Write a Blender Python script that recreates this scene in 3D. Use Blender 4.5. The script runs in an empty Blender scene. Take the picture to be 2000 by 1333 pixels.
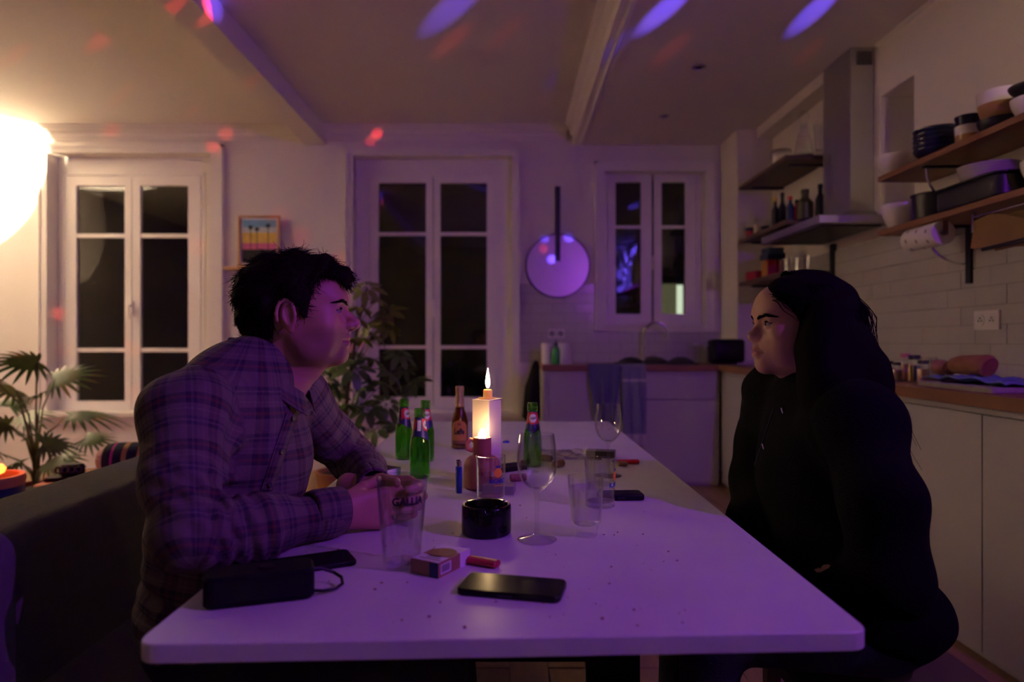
import bpy, math, random
import numpy as np
from mathutils import Vector, Matrix

sc = bpy.context.scene
COL = sc.collection
random.seed(7)
RNG = np.random.RandomState(11)
PI = math.pi
E, F0, CX, CY = 1.11, 1333.3, 993.0, 668.0      # eye height, focal length in pixels, vanishing point

# ------------------------------------------------------------------ camera
cam_d = bpy.data.cameras.new('camera')
cam = bpy.data.objects.new('camera', cam_d)
COL.objects.link(cam)
cam.location = (0, 0, E)
cam.rotation_euler = (PI / 2, 0, 0)
cam_d.sensor_width = 36.0
cam_d.lens = 24.0
cam_d.shift_x = (1000.0 - CX) / 2000.0
cam_d.shift_y = (CY - 666.5) / 2000.0
cam_d.clip_start = 0.02
cam_d.dof.use_dof = True
cam_d.dof.focus_distance = 1.5
cam_d.dof.aperture_fstop = 2.4
sc.camera = cam

# ------------------------------------------------------------------ world, exposure, lights
w = bpy.data.worlds.new('world')
sc.world = w
w.use_nodes = True
w.node_tree.nodes['Background'].inputs[0].default_value = (0.25, 0.3, 0.5, 1)
w.node_tree.nodes['Background'].inputs[1].default_value = 0.004
vs = sc.view_settings
vs.view_transform = 'Standard'
vs.look = 'None'
vs.exposure = 0.0
vs.gamma = 1.0
vs.use_curve_mapping = False
sc.cycles.use_denoising = True
sc.cycles.max_bounces = 9
sc.cycles.diffuse_bounces = 6
sc.cycles.glossy_bounces = 4
sc.cycles.transparent_max_bounces = 20
sc.cycles.sample_clamp_indirect = 60.0


def light(kind, loc, color, power, radius=0.05, target=None, angle=None, blend=0.1, name='lamp_light'):
    d = bpy.data.lights.new(name, kind)
    d.energy = power
    d.color = color
    d.shadow_soft_size = radius
    o = bpy.data.objects.new(name, d)
    COL.objects.link(o)
    o.location = loc
    if target is not None:
        v = Vector(target) - Vector(loc)
        o.rotation_euler = v.to_track_quat('-Z', 'Y').to_euler()
    if angle is not None:
        d.spot_size = angle
        d.spot_blend = blend
    return o


WARM = (1.0, 0.66, 0.36)
PROJ = Vector((1.68, 0.40, 2.06))               # party light clamped to the long shelf, right of the frame
RED = Vector((-2.17, 2.95, 0.575))              # little red lamp on the pot, lower left

# reading lamp left of the frame, thrown at the far left corner of wall and ceiling, plus an added uplight
light('SPOT', (-4.72, 4.25, 1.55), (1.0, 0.77, 0.50), 1800, 0.012, (-4.74, 5.9, 2.62), math.radians(44), 0.06)
light('SPOT', (-4.05, 4.10, 1.75), (1.0, 0.74, 0.46), 150, 0.012, (-5.2, 3.95, 2.35), math.radians(52), 0.08)
light('SPOT', (-4.75, 4.45, 1.70), (1.0, 0.78, 0.53), 950, 0.03, (-4.75, 4.45, 2.96), math.radians(66), 0.3)  # unseen uplight, added so its ceiling bounce brightens the back wall
# warm kitchen lamp right of the frame
light('SPOT', (2.00, 1.95, 2.48), (1.0, 0.70, 0.40), 8, 0.012, (2.08, 2.75, 2.2), math.radians(70), 0.8)
# projector: soft violet spill and narrow beams
light('SPOT', PROJ, (0.42, 0.045, 1.0), 80, 0.015, (-0.05, 2.0, 0.75), math.radians(138), 0.7)
BLUE = (0.13, 0.07, 1.0)
REDC = (1.0, 0.05, 0.04)


def ceil_pt(px, py, z):
    Y = (z - E) * F0 / (CY - py)
    return Vector(((px - CX) * Y / F0, Y, z))


for px, py, z, wd, pw in ((885, 14, 2.96, 3.0, 1400), (1300, 18, 2.81, 2.8, 2200), (1590, 22, 2.81, 2.8, 1700),
                          (1105, 138, 2.96, 2.2, 300), (425, 4, 2.90, 2.6, 1100)):
    light('SPOT', PROJ, BLUE, pw, 0.004, ceil_pt(px, py, z), math.radians(wd), 0.9)
for px, py, z, wd, pw in ((880, 82, 2.96, 1.9, 330), (985, 66, 2.96, 2.0, 110), (1310, 98, 2.81, 2.0, 160),
                          (1580, 100, 2.81, 1.6, 100)):
    light('SPOT', PROJ, REDC, pw, 0.004, ceil_pt(px, py, z), math.radians(wd), 0.9)
# blue dots on the right wall and ceiling close to the projector, seen mirrored in the kitchen window
for i in range(16):
    t = (2.10, -0.95 + 1.75 * RNG.rand(), 2.02 + 0.72 * RNG.rand())
    light('SPOT', PROJ, BLUE, 900, 0.004, t, math.radians(9.0), 0.8)
light('SPOT', PROJ, BLUE, 60, 0.01, (2.10, -0.1, 2.3), math.radians(80), 0.9)
# dots on the wall disc and round it
light('SPOT', PROJ, BLUE, 500, 0.004, (0.31, 5.88, 2.00), math.radians(1.0), 0.9)
light('SPOT', PROJ, BLUE, 500, 0.004, (0.52, 5.88, 2.01), math.radians(1.2), 0.9)
light('SPOT', PROJ, BLUE, 900, 0.004, (0.37, 5.88, 1.82), math.radians(0.7), 0.9)
light('SPOT', PROJ, REDC, 150, 0.004, (0.30, 5.88, 1.91), math.radians(1.0), 0.9)
# red lamp: glow and scattered dots
light('POINT', RED + Vector((0.02, 0, 0.05)), (1.0, 0.09, 0.02), 0.9, 0.02)
for px, py, z, wd, pw in ((203, 74, 2.96, 1.6, 12), (25, 111, 2.96, 1.3, 7), (375, 22, 2.9, 1.7, 14), (375, 44, 2.86, 1.5, 12),
                          (70, 183, 2.96, 1.3, 3), (238, 184, 2.96, 1.1, 3), (225, 253, 2.9, 1.1, 5), (480, 168, 2.81, 1.2, 4)):
    light('SPOT', PROJ, REDC, pw * 160, 0.003, ceil_pt(px, py, z), math.radians(wd * 0.75), 0.8)
for px, py, wd, pw in ((416, 288, 1.2, 8), (440, 262, 1.4, 6), (735, 262, 1.2, 10), (122, 608, 1.3, 7), (725, 275, 1.1, 4)):
    light('SPOT', PROJ, REDC, pw * 160, 0.003,
          ((px - CX) * 5.88 / F0, 5.88, E + (CY - py) * 5.88 / F0), math.radians(wd * 0.75), 0.8)
for i in range(26):
    t = RED + Vector((-0.55 + 0.95 * RNG.rand(), 0.55 + 0.5 * RNG.rand(), 0.05 + 0.6 * RNG.rand()))
    light('SPOT', RED + Vector((0.08, -0.12, 0.10)), REDC, 45, 0.003, t, math.radians(3.2), 0.7)


# ------------------------------------------------------------------ materials
MATS = {}


def nmat(name):
    m = bpy.data.materials.new(name)
    m.use_nodes = True
    nt = m.node_tree
    b = nt.nodes['Principled BSDF']
    return m, nt, b


def mat(name, col, rough=0.5, metal=0.0, var=0.0, vscale=8.0, bump=0.0, bscale=60.0, spec=0.5, emit=None, estr=0.0,
        sub=0.0, coat=0.0, stretch=None):
    m, nt, b = nmat(name)
    b.inputs['Base Color'].default_value = (*col, 1)
    b.inputs['Roughness'].default_value = rough
    b.inputs['Metallic'].default_value = metal
    b.inputs['Specular IOR Level'].default_value = spec
    b.inputs['Coat Weight'].default_value = coat
    if sub:
        b.inputs['Subsurface Weight'].default_value = sub
        b.inputs['Subsurface Radius'].default_value = (0.01, 0.004, 0.002)
        b.inputs['Subsurface Scale'].default_value = 0.6
    if emit:
        b.inputs['Emission Color'].default_value = (*emit, 1)
        b.inputs['Emission Strength'].default_value = estr
    if var or bump:
        tc = nt.nodes.new('ShaderNodeTexCoord')
        src = tc.outputs['Object']
        if stretch:
            mp = nt.nodes.new('ShaderNodeMapping')
            mp.inputs['Scale'].default_value = stretch
            nt.links.new(src, mp.inputs[0])
            src = mp.outputs[0]
    if var:
        n = nt.nodes.new('ShaderNodeTexNoise')
        n.inputs['Scale'].default_value = vscale
        n.inputs['Detail'].default_value = 2
        nt.links.new(src, n.inputs['Vector'])
        mx = nt.nodes.new('ShaderNodeMix')
        mx.data_type = 'RGBA'
        mx.inputs[6].default_value = (*[max(0, c * (1 - var)) for c in col], 1)
        mx.inputs[7].default_value = (*[min(1, c * (1 + var)) for c in col], 1)
        nt.links.new(n.outputs['Fac'], mx.inputs[0])
        nt.links.new(mx.outputs[2], b.inputs['Base Color'])
    if bump:
        n2 = nt.nodes.new('ShaderNodeTexNoise')
        n2.inputs['Scale'].default_value = bscale
        n2.inputs['Detail'].default_value = 1
        nt.links.new(src, n2.inputs['Vector'])
        bp = nt.nodes.new('ShaderNodeBump')
        bp.inputs['Strength'].default_value = bump
        bp.inputs['Distance'].default_value = 0.01
        nt.links.new(n2.outputs['Fac'], bp.inputs['Height'])
        nt.links.new(bp.outputs[0], b.inputs['Normal'])
    MATS[name] = m
    return m


def glassmat(name, tint=(1, 1, 1), ior=1.45, rough=0.02, gain=1.0, body=None, amount=0.0):
    """clear thin-walled glass: see-through with Fresnel reflections"""
    m = bpy.data.materials.new(name)
    m.use_nodes = True
    nt = m.node_tree
    for n in list(nt.nodes):
        nt.nodes.remove(n)
    out = nt.nodes.new('ShaderNodeOutputMaterial')
    tr = nt.nodes.new('ShaderNodeBsdfTransparent')
    tr.inputs[0].default_value = (*tint, 1)
    gl = nt.nodes.new('ShaderNodeBsdfGlossy')
    gl.inputs['Roughness'].default_value = rough
    f0 = ((ior - 1) / (ior + 1)) ** 2
    lw = nt.nodes.new('ShaderNodeLayerWeight')
    lw.inputs[0].default_value = 0.5
    pw = nt.nodes.new('ShaderNodeMath')
    pw.operation = 'POWER'
    pw.inputs[1].default_value = 5.0
    fr = nt.nodes.new('ShaderNodeMath')
    fr.operation = 'MULTIPLY_ADD'
    fr.inputs[1].default_value = 1 - f0
    fr.inputs[2].default_value = f0
    mu = nt.nodes.new('ShaderNodeMath')
    mu.operation = 'MULTIPLY'
    mu.use_clamp = True
    mu.inputs[1].default_value = gain
    nt.links.new(lw.outputs['Facing'], pw.inputs[0])
    nt.links.new(pw.outputs[0], fr.inputs[0])
    mx = nt.nodes.new('ShaderNodeMixShader')
    nt.links.new(fr.outputs[0], mu.inputs[0])
    nt.links.new(mu.outputs[0], mx.inputs[0])
    src = tr.outputs[0]
    if body:
        tl = nt.nodes.new('ShaderNodeBsdfTranslucent')
        tl.inputs[0].default_value = (*body, 1)
        m2 = nt.nodes.new('ShaderNodeMixShader')
        m2.inputs[0].default_value = amount
        nt.links.new(tr.outputs[0], m2.inputs[1])
        nt.links.new(tl.outputs[0], m2.inputs[2])
        src = m2.outputs[0]
    nt.links.new(src, mx.inputs[1])
    nt.links.new(gl.outputs[0], mx.inputs[2])
    nt.links.new(mx.outputs[0], out.inputs[0])
    MATS[name] = m
    return m


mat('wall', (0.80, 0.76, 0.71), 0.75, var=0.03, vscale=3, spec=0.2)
mat('wall_deep', (0.34, 0.29, 0.26), 0.8, var=0.05, vscale=3)  # for the unseen walls, colour darkened to cut bounced light
mat('ceiling', (0.78, 0.74, 0.69), 0.8, var=0.02, vscale=2, spec=0.2)
mat('trim', (0.82, 0.79, 0.75), 0.45, var=0.02, vscale=5)
mat('tile', (0.56, 0.54, 0.53), 0.22, var=0.04, vscale=9)
mat('grout', (0.38, 0.36, 0.35), 0.9)
mat('sash', (0.84, 0.81, 0.78), 0.35)
mat('steel', (0.55, 0.54, 0.55), 0.32, 1.0, bump=0.06, bscale=30, stretch=(60, 60, 1))
mat('chrome', (0.75, 0.74, 0.75), 0.15, 1.0)
mat('iron', (0.05, 0.05, 0.055), 0.4, 0.6)
mat('shelfwood', (0.30, 0.13, 0.06), 0.5, var=0.35, vscale=6, stretch=(1, 0.1, 1), bump=0.05)
mat('darkwood', (0.12, 0.07, 0.05), 0.5, var=0.3, vscale=7, stretch=(1, 0.1, 1))
mat('worktop', (0.25, 0.11, 0.05), 0.4, var=0.3, vscale=10, stretch=(0.3, 0.3, 1))
mat('boardwood', (0.24, 0.115, 0.03), 0.55, var=0.2, vscale=9)
mat('pine', (0.55, 0.30, 0.14), 0.5, var=0.25, vscale=9, stretch=(1, 0.15, 1))
mat('cabinet', (0.50, 0.48, 0.50), 0.4, var=0.015, vscale=3)
mat('plank', (0.32, 0.19, 0.10), 0.45, var=0.35, vscale=5, stretch=(6, 0.6, 1), bump=0.06)
mat('black', (0.005, 0.005, 0.006), 0.42, spec=0.3)
mat('blackgloss', (0.004, 0.004, 0.005), 0.09, spec=0.4)
mat('screen', (0.004, 0.004, 0.005), 0.22, spec=0.08)
mat('blacksoft', (0.006, 0.0055, 0.006), 0.75, spec=0.2)
mat('sofa', (0.13, 0.12, 0.115), 0.95, var=0.15, vscale=50, bump=0.25, bscale=300, spec=0.1)
mat('white_ceramic', (0.80, 0.77, 0.73), 0.25)
mat('navy_ceramic', (0.018, 0.022, 0.06), 0.25)
mat('tan_ceramic', (0.42, 0.22, 0.09), 0.35)
mat('charcoal', (0.02, 0.02, 0.024), 0.4)
mat('paper', (0.80, 0.77, 0.74), 0.9, bump=0.15, bscale=80)
mat('card', (0.74, 0.64, 0.55), 0.6, var=0.05, vscale=12)
mat('wax', (0.95, 0.62, 0.16), 0.4, sub=0.4, emit=(1.0, 0.42, 0.06), estr=0.25)  # faint emission stands in for flame light glowing through the wax
mat('terracotta', (0.42, 0.13, 0.085), 0.5)
mat('strap', (0.75, 0.28, 0.12), 0.6)
mat('flame', (1, 0.8, 0.4), 0.5, emit=(1.0, 0.66, 0.30), estr=90)
mat('wick_glow', (1, 0.8, 0.5), 0.5, emit=(1.0, 0.66, 0.32), estr=115)
mat('ember', (1, 0.2, 0.05), 0.5, emit=(1.0, 0.22, 0.03), estr=5)
mat('ember_core', (1, 0.6, 0.1), 0.5, emit=(1.0, 0.55, 0.10), estr=9)
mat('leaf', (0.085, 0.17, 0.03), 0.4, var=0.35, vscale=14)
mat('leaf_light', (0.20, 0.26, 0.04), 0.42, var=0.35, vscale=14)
mat('stem', (0.12, 0.15, 0.04), 0.6)
mat('bark', (0.13, 0.08, 0.05), 0.8)
mat('soil', (0.03, 0.02, 0.015), 0.95, bump=0.6, bscale=60)
mat('potblue', (0.015, 0.03, 0.10), 0.35)
mat('potclay', (0.40, 0.17, 0.08), 0.7)
mat('towel_blue', (0.14, 0.15, 0.27), 0.95, var=0.2, vscale=60, bump=0.3, bscale=300)
mat('towel_grey', (0.24, 0.25, 0.36), 0.95, var=0.2, vscale=60, bump=0.3, bscale=300)
mat('towel_white', (0.55, 0.53, 0.55), 0.95, bump=0.3, bscale=300)
mat('soap', (0.06, 0.42, 0.10), 0.2)
mat('plastic_white', (0.78, 0.76, 0.75), 0.4)
mat('red_plastic', (0.70, 0.02, 0.03), 0.25)
mat('pink_plastic', (0.46, 0.02, 0.05), 0.3)
mat('blue_plastic', (0.02, 0.06, 0.42), 0.2)
mat('orange_print', (0.95, 0.38, 0.03), 0.4)
mat('blue_print', (0.02, 0.03, 0.30), 0.4)
mat('black_print', (0.02, 0.015, 0.02), 0.5)
mat('label_blue', (0.022, 0.018, 0.11), 0.35, var=0.5, vscale=70)
mat('label_red', (0.55, 0.03, 0.04), 0.35)
mat('label_white', (0.64, 0.60, 0.60), 0.4)
mat('label_orange', (0.62, 0.27, 0.06), 0.4, var=0.15, vscale=40)
mat('label_brown', (0.30, 0.13, 0.05), 0.45)
mat('foil', (0.75, 0.52, 0.30), 0.3, 0.8, bump=0.3, bscale=120)
mat('cork', (0.34, 0.18, 0.11), 0.85, var=0.3, vscale=60, bump=0.4, bscale=150)
mat('pack_brown', (0.33, 0.18, 0.08), 0.45, var=0.12, vscale=50)
mat('pack_white', (0.74, 0.72, 0.72), 0.45)
mat('pack_grey', (0.28, 0.25, 0.25), 0.5, var=0.2, vscale=40)
mat('pack_dark', (0.05, 0.04, 0.04), 0.4, var=0.3, vscale=40)
mat('bread', (0.30, 0.13, 0.05), 0.8, var=0.4, vscale=25, bump=0.4, bscale=50)
mat('ham', (0.30, 0.10, 0.09), 0.6, var=0.4, vscale=30)
mat('cloth_blue', (0.12, 0.17, 0.36), 0.95, var=0.5, vscale=60, bump=0.3, bscale=200)
mat('spice', (0.30, 0.14, 0.06), 0.6, var=0.6, vscale=30)
mat('gold', (0.75, 0.55, 0.25), 0.25, 1.0)
mat('jar_pink', (0.55, 0.22, 0.18), 0.5)
mat('yellow', (0.80, 0.62, 0.02), 0.4)
mat('bookred', (0.42, 0.02, 0.04), 0.5)
mat('bookorange', (0.75, 0.25, 0.04), 0.5)
mat('bookgold', (0.60, 0.38, 0.10), 0.5)
mat('bookblue', (0.02, 0.04, 0.11), 0.5)
mat('olive', (0.06, 0.06, 0.02), 0.4)
mat('cushion_dark', (0.018, 0.02, 0.03), 0.9, bump=0.3, bscale=250)
mat('cushion_ochre', (0.50, 0.26, 0.07), 0.9, bump=0.3, bscale=250)
mat('cushion_pink', (0.60, 0.04, 0.25), 0.9, bump=0.3, bscale=250)
mat('fur', (0.55, 0.48, 0.42), 0.95, var=0.2, vscale=40, bump=0.8, bscale=120)
mat('art_sky', (0.20, 0.42, 0.62), 0.6, var=0.2, vscale=20)
mat('art_pale', (0.55, 0.62, 0.62), 0.6)
mat('art_yellow', (0.78, 0.56, 0.12), 0.6, var=0.2, vscale=20)
mat('art_pink', (0.72, 0.16, 0.34), 0.6, var=0.2, vscale=20)
mat('art_black', (0.015, 0.015, 0.02), 0.6)
mat('facade', (0.10, 0.09, 0.08), 0.9, var=0.2, vscale=2)
mat('lit_window', (0.9, 0.9, 0.7), 0.5, emit=(0.85, 0.95, 0.72), estr=1.3)
mat('lit_curtain', (0.7, 0.65, 0.4), 0.7, emit=(0.75, 0.70, 0.38), estr=0.16)
mat('disc_metal', (0.62, 0.58, 0.62), 0.32, 0.55)
mat('water_base', (0.5, 0.5, 0.5), 0.1)
mat('trouser', (0.016, 0.018, 0.026), 0.9, bump=0.2, bscale=250)
mat('hoodie', (0.0032, 0.0030, 0.0032), 0.95, bump=0.2, bscale=260, spec=0.12)
mat('hairdark', (0.0045, 0.0032, 0.0030), 0.8, spec=0.04)
mat('hairbrown', (0.012, 0.007, 0.005), 0.7, spec=0.08)
mat('eyewhite', (0.30, 0.26, 0.25), 0.15)
mat('iris', (0.05, 0.03, 0.02), 0.08)
glassmat('glass', (0.97, 0.97, 0.97), 1.5, 0.02, 2.0)
glassmat('pane', (0.80, 0.82, 0.80), 1.45, 0.004, 2.4)
glassmat('water', (0.95, 0.94, 0.95), 1.33, 0.02, 1.5)
glassmat('pastis', (0.86, 0.80, 0.80), 1.33, 0.02, 1.5)
glassmat('green_glass', (0.50, 0.84, 0.36), 1.5, 0.03, 1.4, (0.15, 0.52, 0.05), 0.10)
glassmat('brown_glass', (0.66, 0.46, 0.28), 1.5, 0.03, 1.4, (0.55, 0.22, 0.04), 0.16)
glassmat('film', (0.86, 0.85, 0.86), 1.5, 0.12, 2.0)
glassmat('lampglass', (0.97, 0.94, 0.90), 1.45, 0.03, 1.6)


def table_material():
    m, nt, b = nmat('tabletop')
    b.inputs['Roughness'].default_value = 0.34
    tc = nt.nodes.new('ShaderNodeTexCoord')
    n1 = nt.nodes.new('ShaderNodeTexNoise')
    n1.inputs['Scale'].default_value = 7
    n1.inputs['Detail'].default_value = 3
    n2 = nt.nodes.new('ShaderNodeTexVoronoi')
    n2.inputs['Scale'].default_value = 38
    n3 = nt.nodes.new('ShaderNodeTexNoise')
    n3.inputs['Scale'].default_value = 55
    rp = nt.nodes.new('ShaderNodeValToRGB')
    rp.color_ramp.elements[0].position = 0.05
    rp.color_ramp.elements[0].color = (0.30, 0.26, 0.26, 1)
    rp.color_ramp.elements[1].position = 0.085
    rp.color_ramp.elements[1].color = (1, 1, 1, 1)
    mx = nt.nodes.new('ShaderNodeMix')
    mx.data_type = 'RGBA'
    mx.inputs[6].default_value = (0.60, 0.58, 0.58, 1)
    mx.inputs[7].default_value = (0.74, 0.72, 0.72, 1)
    mm = nt.nodes.new('ShaderNodeMix')
    mm.data_type = 'RGBA'
    mm.blend_type = 'MULTIPLY'
    th = nt.nodes.new('ShaderNodeMath')
    th.operation = 'GREATER_THAN'
    th.inputs[1].default_value = 0.60
    for n in (n1, n2, n3):
        nt.links.new(tc.outputs['Object'], n.inputs['Vector'])
    nt.links.new(n1.outputs['Fac'], mx.inputs[0])
    nt.links.new(n2.outputs['Distance'], rp.inputs[0])
    nt.links.new(n3.outputs['Fac'], th.inputs[0])
    nt.links.new(th.outputs[0], mm.inputs[0])
    nt.links.new(mx.outputs[2], mm.inputs[6])
    nt.links.new(rp.outputs[0], mm.inputs[7])
    nt.links.new(mm.outputs[2], b.inputs['Base Color'])
    MATS['tabletop'] = m


table_material()


def plaid_material():
    m, nt, b = nmat('plaid')
    b.inputs['Roughness'].default_value = 0.9
    b.inputs['Specular IOR Level'].default_value = 0.15
    at = nt.nodes.new('ShaderNodeUVMap')
    at.uv_map = 'plaid'
    sp = nt.nodes.new('ShaderNodeSeparateXYZ')
    nt.links.new(at.outputs[0], sp.inputs[0])
    cols = []
    stops = [(0.0, (0.152, 0.112, 0.103)), (0.16, (0.044, 0.034, 0.050)), (0.24, (0.140, 0.044, 0.045)), (0.30, (0.044, 0.034, 0.050)),
             (0.40, (0.158, 0.117, 0.103)), (0.50, (0.199, 0.156, 0.130)), (0.53, (0.140, 0.106, 0.099)), (0.66, (0.065, 0.053, 0.077)),
             (0.72, (0.163, 0.123, 0.112)), (0.76, (0.058, 0.050, 0.072)), (0.84, (0.152, 0.112, 0.103))]
    for ax in (0, 1):
        mu = nt.nodes.new('ShaderNodeMath')
        mu.operation = 'MULTIPLY'
        mu.inputs[1].default_value = 1 / 0.085
        fr = nt.nodes.new('ShaderNodeMath')
        fr.operation = 'FRACT'
        rp = nt.nodes.new('ShaderNodeValToRGB')
        cr = rp.color_ramp
        cr.interpolation = 'CONSTANT'
        cr.elements[0].position, cr.elements[0].color = 0.0, (*stops[0][1], 1)
        cr.elements[1].position, cr.elements[1].color = stops[1][0], (*stops[1][1], 1)
        for p, c in stops[2:]:
            e = cr.elements.new(p)
            e.color = (*c, 1)
        nt.links.new(sp.outputs[ax], mu.inputs[0])
        nt.links.new(mu.outputs[0], fr.inputs[0])
        nt.links.new(fr.outputs[0], rp.inputs[0])
        cols.append(rp.outputs[0])
    mx = nt.nodes.new('ShaderNodeMix')
    mx.data_type = 'RGBA'
    mx.inputs[0].default_value = 0.55
    nt.links.new(cols[0], mx.inputs[6])
    nt.links.new(cols[1], mx.inputs[7])
    nt.links.new(mx.outputs[2], b.inputs['Base Color'])
    tc = nt.nodes.new('ShaderNodeTexCoord')
    n2 = nt.nodes.new('ShaderNodeTexNoise')
    n2.inputs['Scale'].default_value = 14
    n2.inputs['Detail'].default_value = 4
    n2.inputs['Distortion'].default_value = 1.5
    nt.links.new(tc.outputs['Object'], n2.inputs['Vector'])
    bp = nt.nodes.new('ShaderNodeBump')
    bp.inputs['Strength'].default_value = 0.45
    bp.inputs['Distance'].default_value = 0.02
    nt.links.new(n2.outputs['Fac'], bp.inputs['Height'])
    nt.links.new(bp.outputs[0], b.inputs['Normal'])
    MATS['plaid'] = m


plaid_material()


def skin_material():
    m, nt, b = nmat('skin')
    b.inputs['Roughness'].default_value = 0.5
    b.inputs['Subsurface Weight'].default_value = 0.12
    b.inputs['Subsurface Radius'].default_value = (0.008, 0.003, 0.0015)
    b.inputs['Subsurface Scale'].default_value = 0.5
    at = nt.nodes.new('ShaderNodeAttribute')
    at.attribute_name = 'tint'
    nt.links.new(at.outputs['Color'], b.inputs['Base Color'])
    MATS['skin'] = m


skin_material()


# ------------------------------------------------------------------ mesh helpers
class MB:
    def __init__(s):
        s.v, s.f, s.m = [], [], []

    def add(s, vs_, fs, mi=0):
        o = len(s.v)
        s.v += [tuple(p) for p in vs_]
        s.f += [tuple(i + o for i in f) for f in fs]
        s.m += [mi] * len(fs)
        return s

    def box(s, x0, x1, y0, y1, z0, z1, mi=0):
        v = [(x0, y0, z0), (x1, y0, z0), (x1, y1, z0), (x0, y1, z0), (x0, y0, z1), (x1, y0, z1), (x1, y1, z1), (x0, y1, z1)]
        return s.add(v, [(0, 3, 2, 1), (4, 5, 6, 7), (0, 1, 5, 4), (1, 2, 6, 5), (2, 3, 7, 6), (3, 0, 4, 7)], mi)

    def prism(s, poly, z0, z1, mi=0, bev=0.0):
        """extruded outline in x,y with a small chamfer top and bottom"""
        n = len(poly)
        cx = sum(p[0] for p in poly) / n
        cy = sum(p[1] for p in poly) / n

        def ring(z, d):
            r = []
            for x, y in poly:
                l = math.hypot(x - cx, y - cy) or 1
                r.append((x - (x - cx) / l * d, y - (y - cy) / l * d, z))
            return r
        if bev:
            rings = [ring(z0, bev), ring(z0 + bev, 0), ring(z1 - bev, 0), ring(z1, bev)]
        else:
            rings = [ring(z0, 0), ring(z1, 0)]
        vs_ = [p for r in rings for p in r]
        fs = []
        for k in range(len(rings) - 1):
            for i in range(n):
                j = (i + 1) % n
                fs.append((k * n + i, k * n + j, (k + 1) * n + j, (k + 1) * n + i))
        fs.append(tuple(range(n - 1, -1, -1)))
        fs.append(tuple(range((len(rings) - 1) * n, len(rings) * n)))
        return s.add(vs_, fs, mi)

    def rbox(s, w_, d, z0, z1, r=0.008, bev=0.002, cx=0, cy=0, mi=0, seg=4):
        return s.prism(rrect(w_, d, r, seg, cx, cy), z0, z1, mi, bev)

    def lathe(s, prof, n=32, mi=0, c=(0, 0, 0)):
        vs_, fs = [], []
        k = len(prof)
        for r, z in prof:
            for i in range(n):
                a = 2 * PI * i / n
                vs_.append((c[0] + r * math.cos(a), c[1] + r * math.sin(a), c[2] + z))
        for q in range(k - 1):
            for i in range(n):
                j = (i + 1) % n
                fs.append((q * n + i, q * n + j, (q + 1) * n + j, (q + 1) * n + i))
        if prof[0][0] > 1e-6:
            fs.append(tuple(range(n - 1, -1, -1)))
        if prof[-1][0] > 1e-6:
            fs.append(tuple(range((k - 1) * n, k * n)))
        return s.add(vs_, fs, mi)

    def tube(s, pts, r, n=8, mi=0, closed=False):
        pts = [Vector(p) for p in pts]
        k = len(pts)
        rs = r if isinstance(r, (list, tuple)) else [r] * k
        up = Vector((0, 0, 1))
        vs_, fs = [], []
        prev = None
        for i, p in enumerate(pts):
            if closed:
                t = pts[(i + 1) % k] - pts[i - 1]
            else:
                t = pts[min(i + 1, k - 1)] - pts[max(i - 1, 0)]
            t.normalize()
            if prev is None:
                a = t.cross(up)
                if a.length < 1e-3:
                    a = t.cross(Vector((1, 0, 0)))
            else:
                a = prev - t * prev.dot(t)
            a.normalize()
            prev = a
            b = t.cross(a)
            for j in range(n):
                an = 2 * PI * j / n
                vs_.append(p + (a * math.cos(an) + b * math.sin(an)) * rs[i])
        for i in range(k if closed else k - 1):
            for j in range(n):
                jj = (j + 1) % n
                i2 = (i + 1) % k
                fs.append((i * n + j, i2 * n + j, i2 * n + jj, i * n + jj))
        if not closed:
            fs.append(tuple(range(n)))
            fs.append(tuple(range(k * n - 1, (k - 1) * n - 1, -1)))
        return s.add(vs_, fs, mi)

    def grid(s, nu, nv, fn, mi=0, thick=0.0):
        vs_ = [fn(i / (nu - 1), j / (nv - 1)) for i in range(nu) for j in range(nv)]
        fs = [(i * nv + j, (i + 1) * nv + j, (i + 1) * nv + j + 1, i * nv + j + 1) for i in range(nu - 1) for j in range(nv - 1)]
        return s.add(vs_, fs, mi)

    def xform(s, M):
        s.v = [tuple(M @ Vector(p)) for p in s.v]
        return s


def rrect(w_, d, r, seg=4, cx=0, cy=0):
    r = min(r, w_ / 2 - 1e-5, d / 2 - 1e-5)
    out = []
    for sx, sy, a0 in ((1, 1, 0), (-1, 1, PI / 2), (-1, -1, PI), (1, -1, 1.5 * PI)):
        for i in range(seg + 1):
            a = a0 + (PI / 2) * i / seg
            out.append((cx + sx * (w_ / 2 - r) + r * math.cos(a), cy + sy * (d / 2 - r) + r * math.sin(a)))
    return out


def tag(o, label=None, cat=None, group=None, kind=None):
    if label:
        o['label'] = label
    if cat:
        o['category'] = cat
    if group:
        o['group'] = group
    if kind:
        o['kind'] = kind
    return o


def thing(name, label, cat, loc=(0, 0, 0), rz=0.0, group=None):
    o = bpy.data.objects.new(name, None)
    COL.objects.link(o)
    o.empty_display_size = 0.05
    o.location = loc
    o.rotation_euler = (0, 0, rz)
    return tag(o, label, cat, group)


def setting(name, parent=None):
    o = bpy.data.objects.new(name, None)
    COL.objects.link(o)
    if parent:
        o.parent = parent
    else:
        o['kind'] = 'structure'
    return o


def link_mesh(name, me, parent=None):
    o = bpy.data.objects.new(name, me)
    COL.objects.link(o)
    if parent is not None:
        o.parent = parent
    return o


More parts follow.
